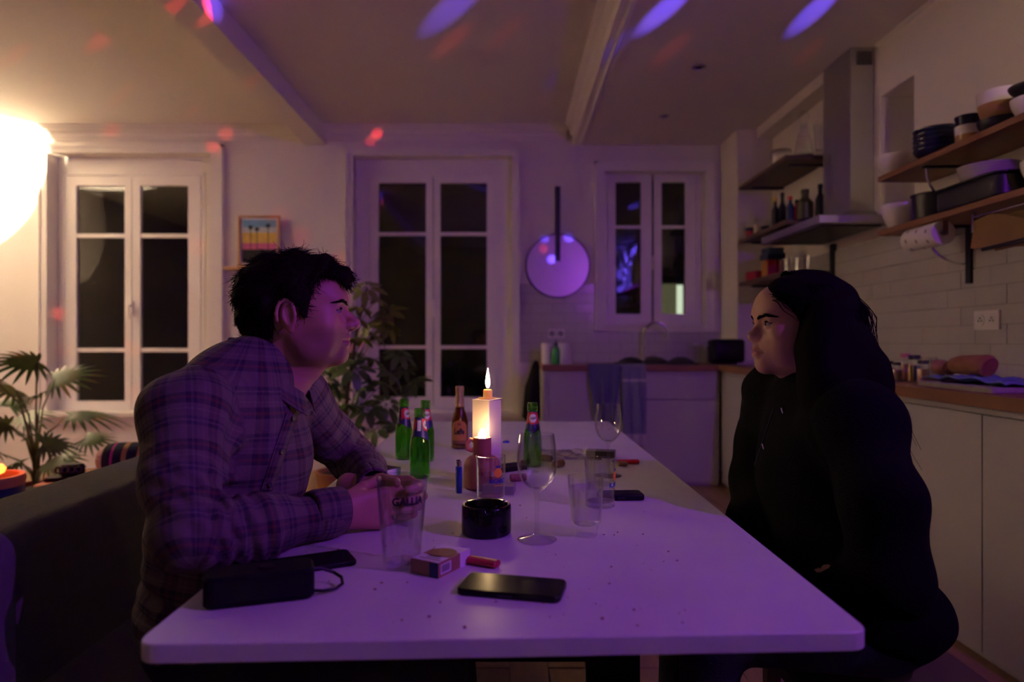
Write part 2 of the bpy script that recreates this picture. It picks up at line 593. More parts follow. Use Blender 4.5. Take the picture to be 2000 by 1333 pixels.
def obj(name, mb, m, parent=None, smooth=False, sharp=35, solid=0.0):
    me = bpy.data.meshes.new(name)
    me.from_pydata(mb.v, [], mb.f)
    ms = m if isinstance(m, (list, tuple)) else [m]
    for x in ms:
        me.materials.append(MATS[x])
    if len(ms) > 1:
        me.polygons.foreach_set('material_index', mb.m)
    me.update()
    if smooth:
        me.shade_smooth()
        me.set_sharp_from_angle(angle=math.radians(sharp))
    o = link_mesh(name, me, parent)
    if solid:
        md = o.modifiers.new('solid', 'SOLIDIFY')
        md.thickness = solid
        md.offset = 0
    return o


def struct(name, mb, m, parent=None, smooth=False):
    o = obj(name, mb, m, parent, smooth)
    if parent is None:
        o['kind'] = 'structure'
    return o


def copy_tree(o, parent=None):
    c = o.copy()
    COL.objects.link(c)
    c.parent = parent
    for ch in list(o.children):
        copy_tree(ch, c)
    return c


def np_mesh(name, V, Q, m, parent=None, smooth=True, uv=None, tint=None):
    me = bpy.data.meshes.new(name)
    V = np.ascontiguousarray(V, dtype=np.float32)
    Q = np.ascontiguousarray(Q, dtype=np.int32)
    k = Q.shape[1]
    me.vertices.add(len(V))
    me.vertices.foreach_set('co', V.ravel())
    me.loops.add(Q.size)
    me.loops.foreach_set('vertex_index', Q.ravel())
    me.polygons.add(len(Q))
    me.polygons.foreach_set('loop_start', np.arange(0, Q.size, k, dtype=np.int32))
    me.materials.append(MATS[m])
    me.update(calc_edges=True)
    me.validate()
    if uv is not None:
        l = me.uv_layers.new(name='plaid')
        l.data.foreach_set('uv', np.ascontiguousarray(uv[Q.ravel()], dtype=np.float32).ravel())
    if tint is not None:
        a = me.color_attributes.new('tint', 'FLOAT_COLOR', 'POINT')
        a.data.foreach_set('color', np.ascontiguousarray(np.c_[tint, np.ones(len(tint))], dtype=np.float32).ravel())
    if smooth:
        me.shade_smooth()
    return link_mesh(name, me, parent)


_text_cache = {}


def text_geo(s, size=1.0, bold=0.0):
    """letters as flat filled outlines, centred on the origin in x,y"""
    cu = bpy.data.curves.new('letters', 'FONT')
    cu.body = s
    cu.size = size
    cu.offset = bold
    cu.resolution_u = 3
    cu.align_x = 'CENTER'
    cu.align_y = 'CENTER'
    ob = bpy.data.objects.new('letters', cu)
    COL.objects.link(ob)
    dg = bpy.context.evaluated_depsgraph_get()
    me = bpy.data.meshes.new_from_object(ob.evaluated_get(dg))
    v = [tuple(p.co) for p in me.vertices]
    f = [tuple(p.vertices) for p in me.polygons]
    bpy.data.objects.remove(ob)
    bpy.data.curves.remove(cu)
    bpy.data.meshes.remove(me)
    return v, f


def wrap_text(s, size, zc, ang, rfun, bold=0.0, squash=1.0, tilt=0.0, off=0.0006):
    """letters laid round an upright body of revolution; ang is the direction they face"""
    v, f = text_geo(s, size, bold)
    out = []
    for x, y, z in v:
        x *= squash
        y2 = y + x * tilt
        r = rfun(zc + y2) + off
        a = ang + x / max(r, 1e-3)
        out.append((r * math.cos(a), r * math.sin(a), zc + y2))
    return MB().add(out, f)


def wrap_patch(u0, u1, z0, z1, ang, rfun, shape=None, n=14, k=10, off=0.0004):
    """a printed patch on a body of revolution; u is arc length; shape(t) gives lower/upper limit by position"""
    def fn(a, b):
        u = u0 + (u1 - u0) * a
        lo, hi = (z0, z1) if shape is None else shape(a)
        z = lo + (hi - lo) * b
        r = rfun(z) + off
        an = ang + u / r
        return (r * math.cos(an), r * math.sin(an), z)
    return MB().grid(n, k, fn)


def prof_r(prof):
    zs = [p[1] for p in prof]
    rs = [p[0] for p in prof]

    def f(z):
        return float(np.interp(z, zs, rs))
    return f


def P(px, py, Y):
    return Vector(((px - CX) * Y / F0, Y, E - (py - CY) * Y / F0))


TZ = 0.743


def T(px, py, z=TZ):
    Y = (E - z) * F0 / (py - CY)
    return Vector(((px - CX) * Y / F0, Y, z))

# ================================================================== the room
YW, XR, HK, HM = 5.90, 2.11, 2.81, 2.96
XL, YB = -5.20, -1.25
k1 = YW / F0
YG = 6.05
k2 = YG / F0


def wx(px, k=k1):
    return (px - CX) * k


def wz(py, k=k1):
    return E - (py - CY) * k


OPEN = [(wx(95), wx(412), wz(805), wz(300)), (wx(690), wx(1000), wz(805), wz(305)), (wx(1180), wx(1378), wz(635), wz(335))]

mb = MB()
x = XL - 0.2
for (a, b, z0, z1) in OPEN:
    mb.box(x, a, YW, YW + 0.35, 0, HM + 0.1)
    mb.box(a, b, YW, YW + 0.35, 0, z0)
    mb.box(a, b, YW, YW + 0.35, z1, HM + 0.1)
    x = b
mb.box(x, XR + 0.3, YW, YW + 0.35, 0, HM + 0.1)
wall_back = struct('wall_back', mb, 'wall')
mb = MB().box(1.83, XR, 5.45, YW, 0, HK)
struct('wall_pillar', mb, 'wall')

# right wall with its niche beside the hood
NY0, NY1, NZ0, NZ1 = 3.55, 3.87, 1.72, 2.50
mb = MB()
mb.box(XR, XR + 0.3, YB, NY0, 0, HM + 0.1)
mb.box(XR, XR + 0.3, NY1, YW + 0.3, 0, HM + 0.1)
mb.box(XR, XR + 0.3, NY0, NY1, 0, NZ0)
mb.box(XR, XR + 0.3, NY0, NY1, NZ1, HM + 0.1)
mb.box(XR + 0.2, XR + 0.3, NY0, NY1, NZ0, NZ1)
wall_right = struct('wall_right', mb, 'wall')
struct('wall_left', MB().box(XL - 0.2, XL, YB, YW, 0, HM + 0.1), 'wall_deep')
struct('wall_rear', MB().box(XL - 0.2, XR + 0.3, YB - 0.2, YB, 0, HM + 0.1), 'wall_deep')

mb = MB()
mb.box(XL - 0.2, -1.66, YB, YW, HM, HM + 0.12)
mb.box(-1.66, 0.56, YB, YW, HM, HM + 0.12)
mb.box(0.56, XR + 0.2, YB, YW, HK, HM + 0.12)
struct('ceiling', mb, 'ceiling')
struct('trim_1', MB().box(-1.75, -1.57, YB, YW, HK, HM), 'ceiling')


def extrude(poly, axis, a, b):
    """outline of 2-D points swept along x or y"""
    n = len(poly)
    v = []
    for t in (a, b):
        for p, q in poly:
            v.append((t, p, q) if axis == 'x' else (p, t, q))
    f = [(i, (i + 1) % n, n + (i + 1) % n, n + i) for i in range(n)]
    f += [tuple(range(n - 1, -1, -1)), tuple(range(n, 2 * n))]
    return MB().add(v, f)


crown = [(0, 0), (0, -0.11), (-0.015, -0.11), (-0.02, -0.095), (-0.03, -0.085), (-0.035, -0.06), (-0.06, -0.035), (-0.085, -0.03), (-0.09, -0.015), (-0.11, -0.012), (-0.11, 0)]
struct('trim_2', extrude([(YW + a, HM + b) for a, b in crown], 'x', XL, -1.75), 'trim')
struct('trim_3', extrude([(YW + a, HM + b) for a, b in crown], 'x', -1.57, 0.50), 'trim')
mold = [(0.64, 2.81), (0.615, 2.80), (0.60, 2.81), (0.595, 2.835), (0.57, 2.85), (0.56, 2.88), (0.53, 2.90), (0.525, 2.93), (0.50, 2.94), (0.48, 2.96), (0.64, 2.96)]
struct('trim_4', extrude(mold, 'y', YB, YW - 0.02), 'trim')
struct('trim_5', extrude([(-1.75, HM), (-1.75, HM - 0.05), (-1.77, HM - 0.045), (-1.79, HM - 0.02), (-1.83, HM - 0.015), (-1.83, HM)], 'y', YB, YW), 'trim')
struct('trim_6', MB().box(1.98, XR, 4.281, 5.45, 2.735, HK), 'ceiling')
struct('trim_7', extrude([(XR, HK), (XR, HK - 0.02), (XR - 0.02, HK)], 'y', YB, 3.90), 'trim')

# floor boards
floor = struct('floor', MB().box(XL, XR + 0.2, YB, YW, -0.12, -0.021), 'darkwood')
pm = MB().prism([(-0.0635, 0), (0.0635, 0), (0.0635, 1.42), (-0.0635, 1.42)], -0.02, 0.0, 0, 0.0015)
pmesh = None
nx = int((XR - XL) / 0.13)
for i in range(nx):
    for j in range(3):
        if pmesh is None:
            o = obj('floorboard', pm, 'plank', floor)
            pmesh = o.data
        else:
            o = link_mesh('floorboard', pmesh, floor)
        o.location = (XL + 0.07 + 0.13 * i, 0.2 + 1.425 * j + (0.7 if i % 2 else 0), 0)
rest = MB()
for i in range(nx):
    xx = XL + 0.07 + 0.13 * i
    y0 = 0.2 + (0.7 if i % 2 else 0)
    rest.box(xx - 0.0635, xx + 0.0635, YB, y0 - 0.003, -0.02, 0)
    rest.box(xx - 0.0635, xx + 0.0635, y0 + 3 * 1.425, YW, -0.02, 0)
tag(obj('floorboard_rest', rest, 'plank', floor), kind='stuff')

# windows
GY = {1: [(365, 458), (466, 680), (688, 783)], 2: [(360, 455), (462, 675), (682, 775)], 3: [(358, 442), (448, 614)]}
SASH = {1: [(133, 262, 155, 249), (264, 396, 279, 372)], 2: [(725, 846, 741, 833), (848, 968, 861, 951)], 3: [(1186, 1271, 1201, 1250), (1275, 1356, 1290, 1336)]}
OUT = {1: (347, 800), 2: (345, 795), 3: (342, 632)}
CAS = {1: (80, 435, 287), 2: (677, 1012, 295), 3: (1164, 1392, 319)}
for n in (1, 2, 3):
    a, b, z0, z1 = OPEN[n - 1]
    root = setting('window_%d' % n)
    x0, x1 = wx(SASH[n][0][0], k2), wx(SASH[n][1][1], k2)
    zt, zb = wz(OUT[n][0], k2), wz(OUT[n][1], k2)
    fr = MB()
    ya, yb = YG - 0.03, YG + 0.05
    fr.box(a, x0, ya, yb, z0, z1)
    fr.box(x1, b, ya, yb, z0, z1)
    fr.box(x0, x1, ya, yb, zt, z1)
    fr.box(x0, x1, ya, yb, z0, zb)
    fr.box(x0 - 0.035, x0 - 0.01, ya - 0.012, ya, zb, zt + 0.03)
    fr.box(x1 + 0.01, x1 + 0.035, ya - 0.012, ya, zb, zt + 0.03)
    fr.box(x0 - 0.035, x1 + 0.035, ya - 0.012, ya, zt + 0.012, zt + 0.035)
    obj('window_frame', fr, 'sash', root)
    # casing on the wall
    c0, c1, ct = wx(CAS[n][0]), wx(CAS[n][1]), wz(CAS[n][2])
    cs = MB()
    yc = YW - 0.028
    cs.box(c0, a, yc, YW, z0 - 0.05, ct)
    cs.box(b, c1, yc, YW, z0 - 0.05, ct)
    cs.box(a, b, yc, YW, z1, ct)
    cs.box(c0 - 0.012, c0 + 0.012, yc - 0.012, YW, z0 - 0.05, ct + 0.012)
    cs.box(c1 - 0.012, c1 + 0.012, yc - 0.012, YW, z0 - 0.05, ct + 0.012)
    cs.box(c0 - 0.012, c1 + 0.012, yc - 0.012, YW, ct - 0.012, ct + 0.012)
    obj('window_casing', cs, 'trim', root)
    if n < 3:
        sl = MB()
        sl.box(a - 0.06, b + 0.06, YW - 0.07, YG - 0.03, z0 - 0.035, z0 + 0.002)
        sl.box(a - 0.04, b + 0.04, YW - 0.03, YW, z0 - 0.10, z0 - 0.035)
        obj('window_sill', sl, 'trim', root)
    for si, (p0, p1, g0, g1) in enumerate(SASH[n]):
        X0, X1, G0, G1 = wx(p0, k2), wx(p1, k2), wx(g0, k2), wx(g1, k2)
        s = MB()
        y0, y1 = YG - 0.045, YG
        rows = [(wz(q1, k2), wz(q0, k2)) for q0, q1 in GY[n]]
        s.box(X0, G0, y0, y1, zb, zt)
        s.box(G1, X1, y0, y1, zb, zt)
        s.box(G0, G1, y0, y1, zb, rows[-1][0])
        s.box(G0, G1, y0, y1, rows[0][1], zt)
        for r in range(len(rows) - 1):
            s.box(G0, G1, y0 + 0.008, y1, rows[r + 1][1], rows[r][0])
        so = obj('sash', s, 'sash', root)
        for (ra, rb) in rows:
            obj('pane', MB().box(G0 - 0.005, G1 + 0.005, YG - 0.022, YG - 0.018, ra - 0.005, rb + 0.005), 'pane', so)
        hx = X0 - 0.004 if si == 0 else X1 + 0.004
        for hz in (zb + 0.2, (zb + zt) / 2, zt - 0.2):
            obj('hinge', MB().lathe([(0, -0.04), (0.008, -0.04), (0.008, 0.04), (0, 0.04)], 8, c=(hx, y0 - 0.008, hz)), 'sash', root, True)
    # espagnolette handle on the meeting stile
    hx = wx((SASH[n][0][1] + SASH[n][1][0]) / 2, k2)
    hz = (zb + zt) / 2 - 0.13
    h = MB()
    h.rbox(0.026, 0.02, -0.06, 0.06, 0.008, 0.002, cx=hx, cy=YG - 0.053)
    h.v = [(vx, vy, vz + hz) for vx, vy, vz in h.v]
    h.tube([(hx, YG - 0.06, hz + 0.02), (hx, YG - 0.095, hz + 0.02), (hx + 0.002, YG - 0.098, hz - 0.02), (hx + 0.004, YG - 0.098, hz - 0.10)], [0.009, 0.009, 0.009, 0.007], 8)
    obj('window_handle', h, 'sash' if n != 1 else 'white_ceramic', root, True)

# tiles, one object each
TW, TH = 0.195, 0.085
tb = MB().prism([(-TW / 2 + 0.002, -0.009), (TW / 2 - 0.002, -0.009), (TW / 2 - 0.002, 0), (-TW / 2 + 0.002, 0)], 0.002, TH - 0.002, 0, 0.0015)
tmesh = None
wq3 = wx(1164) - 0.012
obj('grout', MB().box(0.09, wq3, YW - 0.004, YW, 0.93, 1.612), 'grout', wall_back)
obj('grout', MB().box(wq3, 1.83, YW - 0.004, YW, 0.93, 1.192), 'grout', wall_back)
obj('grout', MB().box(XR - 0.004, XR, 1.9, 5.45, 0.93, 1.697), 'grout', wall_right)


def tile(parent, c, wid, z, back):
    """one tile, cut narrower where a row ends"""
    global tmesh
    if tmesh is None:
        o = obj('tile', tb, 'tile', parent)
        tmesh = o.data
    else:
        o = link_mesh('tile', tmesh, parent)
    o.location = (c, YW - 0.002, z) if back else (XR - 0.002, c, z)
    o.scale = (wid / TW, 1, 1)
    o.rotation_euler = (RNG.normal(0, 0.004), 0, (0 if back else -PI / 2) + RNG.normal(0, 0.004))


def tile_row(parent, lo, hi, z, odd, back):
    e = lo - (TW / 2 if odd else 0)
    while e < hi - 0.012:
        a, b = max(e, lo), min(e + TW, hi)
        if b - a > 0.012:
            tile(parent, (a + b) / 2, b - a, z, back)
        e += TW


for r in range(9):
    z = 0.93 + r * TH
    if r < 8:
        tile_row(wall_back, 0.09, 1.83 if r < 3 else wq3, z, r % 2, True)
    tile_row(wall_right, 1.90, 5.45, z, r % 2, False)

# outside: the house across the courtyard
fb = thing('neighbouring_building', 'dark facade of the building across the courtyard with one lit window', 'building', (0, 13.0, 0))
f = MB().box(-16, 14, 0, 0.4, -8, 12)
obj('facade', f, 'facade', fb)
wq = P(1327, 588, 13.0)
ww = obj('window', MB().box(wq.x - 0.06, wq.x + 0.06, -0.02, 0.0, wq.z - 0.3, wq.z + 0.3), 'lit_window', fb)
obj('curtain', MB().box(wq.x - 0.40, wq.x - 0.06, -0.03, -0.005, wq.z - 0.3, wq.z + 0.32), 'lit_curtain', ww)

# recessed ceiling lights, switched off
for px, py, lab in ((1365, 131, 'small recessed ceiling spotlight, unlit, nearer the viewer'), (1298, 226, 'small recessed ceiling spotlight, unlit, nearer the kitchen window')):
    q = ceil_pt(px, py, HK)
    t = thing('ceiling_spotlight', lab, 'spotlight', (q.x, q.y, HK), 0, 'recessed kitchen spotlights')
    obj('ring', MB().lathe([(0.028, -0.001), (0.042, -0.001), (0.044, -0.006), (0.030, -0.010), (0.028, -0.001)], 24), 'steel', t, True)
    obj('lens', MB().lathe([(0, -0.004), (0.028, -0.003), (0.029, 0.0), (0, 0.0)], 20), 'charcoal', t, True)

# ================================================================== kitchen units
XC, YC = 1.64, 5.25          # fronts of the right-hand and back runs
WT, WB = 0.93, 0.885


def cabinet(name, label, x0, x1, y0, y1, front, drawers=False, group=None):
    """a base unit; front is '-y' or '-x'"""
    if front == '-y':
        t = thing(name, label, 'cabinet', ((x0 + x1) / 2, y0, 0), 0, group)
        w2, dp = (x1 - x0) / 2, y1 - y0
    else:
        t = thing(name, label, 'cabinet', (x0, (y0 + y1) / 2, 0), -PI / 2, group)
        w2, dp = (y1 - y0) / 2, x1 - x0
    obj('body', MB().box(-w2, w2, 0.02, dp, 0.10, WB), 'cabinet', t)
    obj('plinth', MB().box(-w2, w2, 0.03, 0.05, 0.0, 0.10), 'cabinet', t)
    g = 0.0035

    def front_panel(nm, za, zb_):
        return obj(nm, MB().prism([(-w2 + g, 0), (w2 - g, 0), (w2 - g, 0.02), (-w2 + g, 0.02)], za, zb_, 0, 0.0015), 'cabinet', t)
    if drawers:
        front_panel('drawer', 0.668, 0.857)
        front_panel('door', 0.03, 0.660)
    else:
        front_panel('door', 0.03, 0.857)
    obj('rail', MB().box(-w2, w2, 0.005, 0.02, 0.862, WB), 'cabinet', t)
    return t


cabinet('base_cabinet', 'white kitchen base cabinet behind the hanging towels, below the back worktop', 0.31, 0.99, YC, YW, '-y')
cabinet('base_cabinet', 'white kitchen sink cabinet with drawer front, right of the hanging towels', 0.99, 1.62, YC, YW, '-y', True)
obj('end_panel', MB().prism([(0.272, YC - 0.0), (0.308, YC - 0.0), (0.308, YW), (0.272, YW)], 0, WB, 0, 0.001), 'cabinet')
tag(bpy.data.objects['end_panel'], 'white upright end panel closing the left end of the back kitchen run', 'panel')
ys = [5.25, 4.66, 4.06, 3.46, 2.86, 2.363, 1.76]
labs = ['white base cabinet in the right-hand run, in the corner by the sink unit', 'white base cabinet in the right-hand run, second from the corner',
        'white base cabinet in the right-hand run, hidden behind the woman, under the hood', 'white base cabinet in the right-hand run, just behind the woman in black',
        'white base cabinet in the right-hand run, showing right of the woman', 'white base cabinet nearest the viewer at the right edge']
for i in range(6):
    cabinet('base_cabinet', labs[i], XC, XR - 0.005, ys[i + 1], ys[i], '-x', False, 'base cabinets along the right wall')
wt = MB()
wt.prism([(0.262, YC - 0.025), (1.60, YC - 0.025), (1.60, YW - 0.002), (0.262, YW - 0.002)], WB, WT, 0, 0.003)
tag(obj('worktop', wt, 'worktop'), 'brown oiled wood worktop along the back wall with the sink', 'worktop')
wt = MB()
wt.prism([(XC - 0.025, 1.7), (XR - 0.012, 1.7), (XR - 0.012, YW - 0.47), (1.825, YW - 0.47), (1.825, YW - 0.012), (XC - 0.037, YW - 0.012)], WB, WT, 0, 0.003)
tag(obj('worktop', wt, 'worktop'), 'brown oiled wood worktop running along the right wall behind the woman', 'worktop')

# ---------------- range hood
hood = thing('range_hood', 'stainless steel chimney range hood on the right kitchen wall', 'range hood', (2.11, 4.11, 1.757))
ch = MB().box(-0.135, -0.003, -0.17, 0.17, 0.10, HK - 1.757)
obj('chimney', ch, 'steel', hood)
obj('vent_grille', MB().box(-0.10, -0.012, -0.174, -0.170, 0.955, 1.03), 'black', hood)
for i in range(9):
    obj('grille_slat', MB().box(-0.100 + 0.0105 * i, -0.097 + 0.0105 * i, -0.178, -0.1745, 0.955, 1.03), 'steel', hood)
cn = MB()
cn.prism([(-0.42, -0.40), (-0.003, -0.40), (-0.003, 0.45), (-0.42, 0.45)], 0.0, 0.045, 0, 0.003)
obj('canopy', cn, 'steel', hood)
cy = MB()
cy.add([(-0.30, -0.28, 0.045), (-0.003, -0.28, 0.045), (-0.003, 0.30, 0.045), (-0.30, 0.30, 0.045), (-0.14, -0.175, 0.11), (-0.003, -0.175, 0.11), (-0.003, 0.175, 0.11), (-0.14, 0.175, 0.11)],
       [(0, 3, 2, 1), (4, 5, 6, 7), (0, 1, 5, 4), (1, 2, 6, 5), (2, 3, 7, 6), (3, 0, 4, 7)])
obj('canopy_neck', cy, 'steel', hood)
obj('filter', MB().box(-0.38, -0.05, -0.34, 0.38, -0.008, 0.0), 'charcoal', hood)

# ---------------- long shelves on the right wall
XS = 1.85
shelf_z = {'upper': 1.935, 'lower': 1.665}
for nm, z, lab in (('upper', 1.935, 'upper long reddish wood shelf on the right wall carrying bowls'), ('lower', 1.665, 'lower long reddish wood shelf on the right wall above the paper roll')):
    t = thing('wall_shelf', lab, 'shelf', (XR, 3.42, z))
    obj('board', MB().prism([(XS - XR, -3.3), (-0.001, -3.3), (-0.001, 0), (XS - XR, 0)], -0.026, 0, 0, 0.002), 'shelfwood', t)
    for yb_ in (-0.32, -1.5, -2.7):
        rail = MB().box(-0.025, -0.001, yb_ - 0.016, yb_ + 0.016, -0.29 if nm == 'lower' else -0.235, -0.028)
        br = obj('bracket', rail, 'iron', t)
        pts = []
        for i in range(9):
            a = i / 8 * PI / 2
            pts.append((-0.02 - 0.19 * math.sin(a) if i else -0.02, yb_, -0.205 + 0.15 * (1 - math.cos(a))))
        pts.append((-0.212, yb_, -0.03))
        obj('brace', MB().tube(pts, 0.005, 6), 'chrome', br, True)
        obj('arm', MB().box(-0.225, -0.02, yb_ - 0.010, yb_ + 0.010, -0.036, -0.027), 'iron', br)

# ---------------- short shelves beyond the hood
for z, lab in ((2.325, 'top short dark shelf beyond the hood holding glassware'), (1.905, 'middle short dark shelf beyond the hood crowded with bottles'), (1.572, 'bottom short dark shelf beyond the hood with a red box and books')):
    t = thing('corner_shelf', lab, 'shelf', (XR, 4.9, z), 0)
    obj('board', MB().prism([(-0.31, -0.47), (-0.001, -0.47), (-0.001, 0.44), (-0.31, 0.44)], -0.03, 0, 0, 0.003), 'darkwood', t)
    for yb_ in (-0.34, 0.34):
        obj('bracket', MB().box(-0.24, -0.002, yb_ - 0.012, yb_ + 0.012, -0.045, -0.031), 'iron', t)
tag(obj('shelf_upright', MB().box(XR - 0.03, XR - 0.002, 4.385, 4.42, 1.36, 1.74), 'iron'), 'thin black upright rail on the wall under the hood', 'rail')

# ================================================================== things on the shelves and worktops
def cup_prof(rb, rt, h, th=0.004, foot=0.006, curve=1.0):
    """a bowl or cup: outside up, inside down"""
    out = [(0, 0), (rb * 0.75, 0.0), (rb * 0.78, foot * 0.5), (rb, foot)]
    for i in range(1, 9):
        t = i / 8
        out.append((rb + (rt - rb) * (math.sin(t * PI / 2) if curve > 0 else t), foot + (h - foot) * t))
    inn = [(max(r - th, 0.001), max(z, foot + th)) for r, z in reversed(out[3:])]
    return out + [(rt - th * 0.5, h + th * 0.3)] + inn + [(0, foot + th)]


def one(name, label, cat, mb_, m, loc, rz=0, group=None, smooth=True):
    o = obj(name, mb_, m, None, smooth)
    o.location = loc
    o.rotation_euler = (0, 0, rz)
    return tag(o, label, cat, group)


SU, SL = 1.935, 1.665


def on_shelf(px, x, z):
    """a point on a shelf along the right wall that shows at image column px"""
    return (x, x * F0 / (px - CX), z)


XB = 1.955
one('bowl', 'white round bowl at the far end of the upper long shelf', 'bowl', MB().lathe(cup_prof(0.05, 0.105, 0.105), 40), 'white_ceramic', on_shelf(1752, XB, SU))
# stack of navy dishes
for i in range(5):
    p = on_shelf(1830, XB + 0.005, SU + 0.006 + 0.022 * i)
    names = ['lowest', 'second from below', 'middle', 'second from the top', 'topmost']
    one('bowl', '%s navy bowl of the stack on the upper long shelf' % names[i], 'bowl', MB().lathe(cup_prof(0.055, 0.098, 0.055, 0.003), 36), 'navy_ceramic', (p[0], p[1], SU + 0.022 * i), 0, 'stacked navy bowls')
p = on_shelf(1893, XB, SU)
t = thing('cup', 'white and tan dipped cup on the upper shelf under a dark cup', 'cup', p)
obj('base', MB().lathe([(0, 0), (0.046, 0), (0.05, 0.006), (0.053, 0.05), (0.052, 0.05), (0.048, 0.006), (0, 0.006)], 32), 'tan_ceramic', t, True)
obj('rim', MB().lathe([(0.053, 0.05), (0.0545, 0.088), (0.051, 0.088), (0.050, 0.05)], 32), 'white_ceramic', t, True)
one('cup', 'dark navy cup stacked on the white and tan cup', 'cup', MB().lathe(cup_prof(0.045, 0.0545, 0.042, 0.003, 0.004, -1), 32), 'navy_ceramic', (p[0], p[1], SU + 0.088))
p = on_shelf(1955, XB, SU)
one('bowl', 'black bowl at the bottom of the tall bowl stack on the upper shelf', 'bowl', MB().lathe(cup_prof(0.06, 0.083, 0.055), 36), 'charcoal', p)
t = thing('bowl', 'tan and white dipped bowl on top of the tall bowl stack', 'bowl', (p[0], p[1], SU + 0.057))
obj('base', MB().lathe([(0, 0), (0.060, 0), (0.066, 0.006), (0.080, 0.058), (0.076, 0.058), (0.06, 0.008), (0, 0.008)], 36), 'tan_ceramic', t, True)
obj('rim', MB().lathe([(0.080, 0.058), (0.083, 0.108), (0.079, 0.108), (0.076, 0.058)], 36), 'white_ceramic', t, True)
p = on_shelf(2022, XB, SU)
one('bowl', 'white bowl cut by the right edge on the upper shelf', 'bowl', MB().lathe(cup_prof(0.05, 0.078, 0.08), 36), 'white_ceramic', p)
one('bowl', 'black dish resting on the white bowl at the right edge', 'bowl', MB().lathe(cup_prof(0.05, 0.084, 0.045), 36), 'charcoal', (p[0], p[1], SU + 0.082))
# lower shelf
one('bowl', 'white bowl at the far end of the lower long shelf', 'bowl', MB().lathe(cup_prof(0.055, 0.092, 0.125), 40), 'white_ceramic', on_shelf(1760, XB, SL))
p = on_shelf(1828, XB, SL)
t = thing('cooking_pot', 'black round pot beside the white bowl on the lower long shelf', 'pot', p)
obj('body', MB().lathe([(0, 0), (0.09, 0), (0.097, 0.008), (0.098, 0.112), (0.103, 0.115), (0.103, 0.118), (0.095, 0.118), (0.094, 0.01), (0, 0.01)], 40), 'charcoal', t, True)
for s in (-1, 1):
    obj('handle', MB().tube([(-0.03, s * 0.097, 0.095), (-0.025, s * 0.122, 0.10), (0.025, s * 0.122, 0.10), (0.03, s * 0.097, 0.095)], 0.006, 8), 'charcoal', t, True)
p = on_shelf(1925, XB - 0.01, SL)
t = thing('roasting_pan', 'long black roasting pan under the white plates on the lower shelf', 'pan', (p[0], p[1] - 0.02, SL))
pan = MB()
for z0, z1, w0, w1 in ((0, 0.085, 0, 0),):
    pan.prism(rrect(0.215, 0.40, 0.05, 5), 0.0, 0.085, 0, 0.008)
obj('body', pan, 'charcoal', t, True)
obj('rim', MB().prism(rrect(0.235, 0.42, 0.06, 5), 0.085, 0.092, 0, 0.002), 'charcoal', t, True)
for i in range(5):
    one('plate', '%s white plate of the pile on the black roasting pan' % ['lowest', 'second lowest', 'middle', 'second highest', 'highest'][i], 'plate',
        MB().lathe([(0, 0), (0.06, 0), (0.075, 0.003), (0.098 + 0.003 * i, 0.014), (0.1 + 0.003 * i, 0.016), (0.097 + 0.003 * i, 0.017), (0.07, 0.006), (0, 0.004)], 40), 'white_ceramic',
        (p[0], p[1] - 0.02, SL + 0.0935 + 0.0115 * i), 0, 'white plates on the roasting pan')
p = on_shelf(2030, XB, SL)
one('bowl', 'pale bowl at the right edge of the lower shelf', 'bowl', MB().lathe(cup_prof(0.06, 0.095, 0.10), 36), 'white_ceramic', (p[0], p[1] - 0.06, SL))

# paper roll under the lower shelf
q = Vector((1.90, 3.10, 1.588))
t = thing('paper_towel_roll', 'white kitchen paper roll hanging under the lower long shelf', 'paper roll', q)
obj('paper', MB().lathe([(0.019, -0.12), (0.052, -0.12), (0.053, -0.115), (0.0535, 0.115), (0.052, 0.12), (0.019, 0.12), (0.019, -0.12)], 36).xform(Matrix.Rotation(PI / 2, 4, 'X')), 'paper', t, True)
obj('core', MB().lathe([(0.016, -0.121), (0.0195, -0.121), (0.0195, 0.121), (0.016, 0.121), (0.016, -0.121)], 24).xform(Matrix.Rotation(PI / 2, 4, 'X')), 'card', t, True)
for yy in (-0.075, 0.0, 0.075):
    for k in range(7):
        a = 2 * PI * k / 7 + yy * 9
        obj('printed_motif', MB().grid(4, 4, lambda u, v: (0.0542 * math.cos(a + (u - .5) * .3), yy + (v - .5) * 0.014, 0.0542 * math.sin(a + (u - .5) * .3))), 'pack_grey', t)
t2 = thing('paper_roll_holder', 'chrome wire holder gripping the kitchen paper roll', 'holder', q)
obj('rod', MB().lathe([(0, -0.135), (0.006, -0.135), (0.006, 0.135), (0, 0.135)], 12).xform(Matrix.Rotation(PI / 2, 4, 'X')), 'chrome', t2, True)
for s in (-1, 1):
    obj('hanger', MB().box(-0.012, 0.012, s * 0.132 - 0.0015, s * 0.132 + 0.0015, -0.012, 0.05), 'chrome', t2)

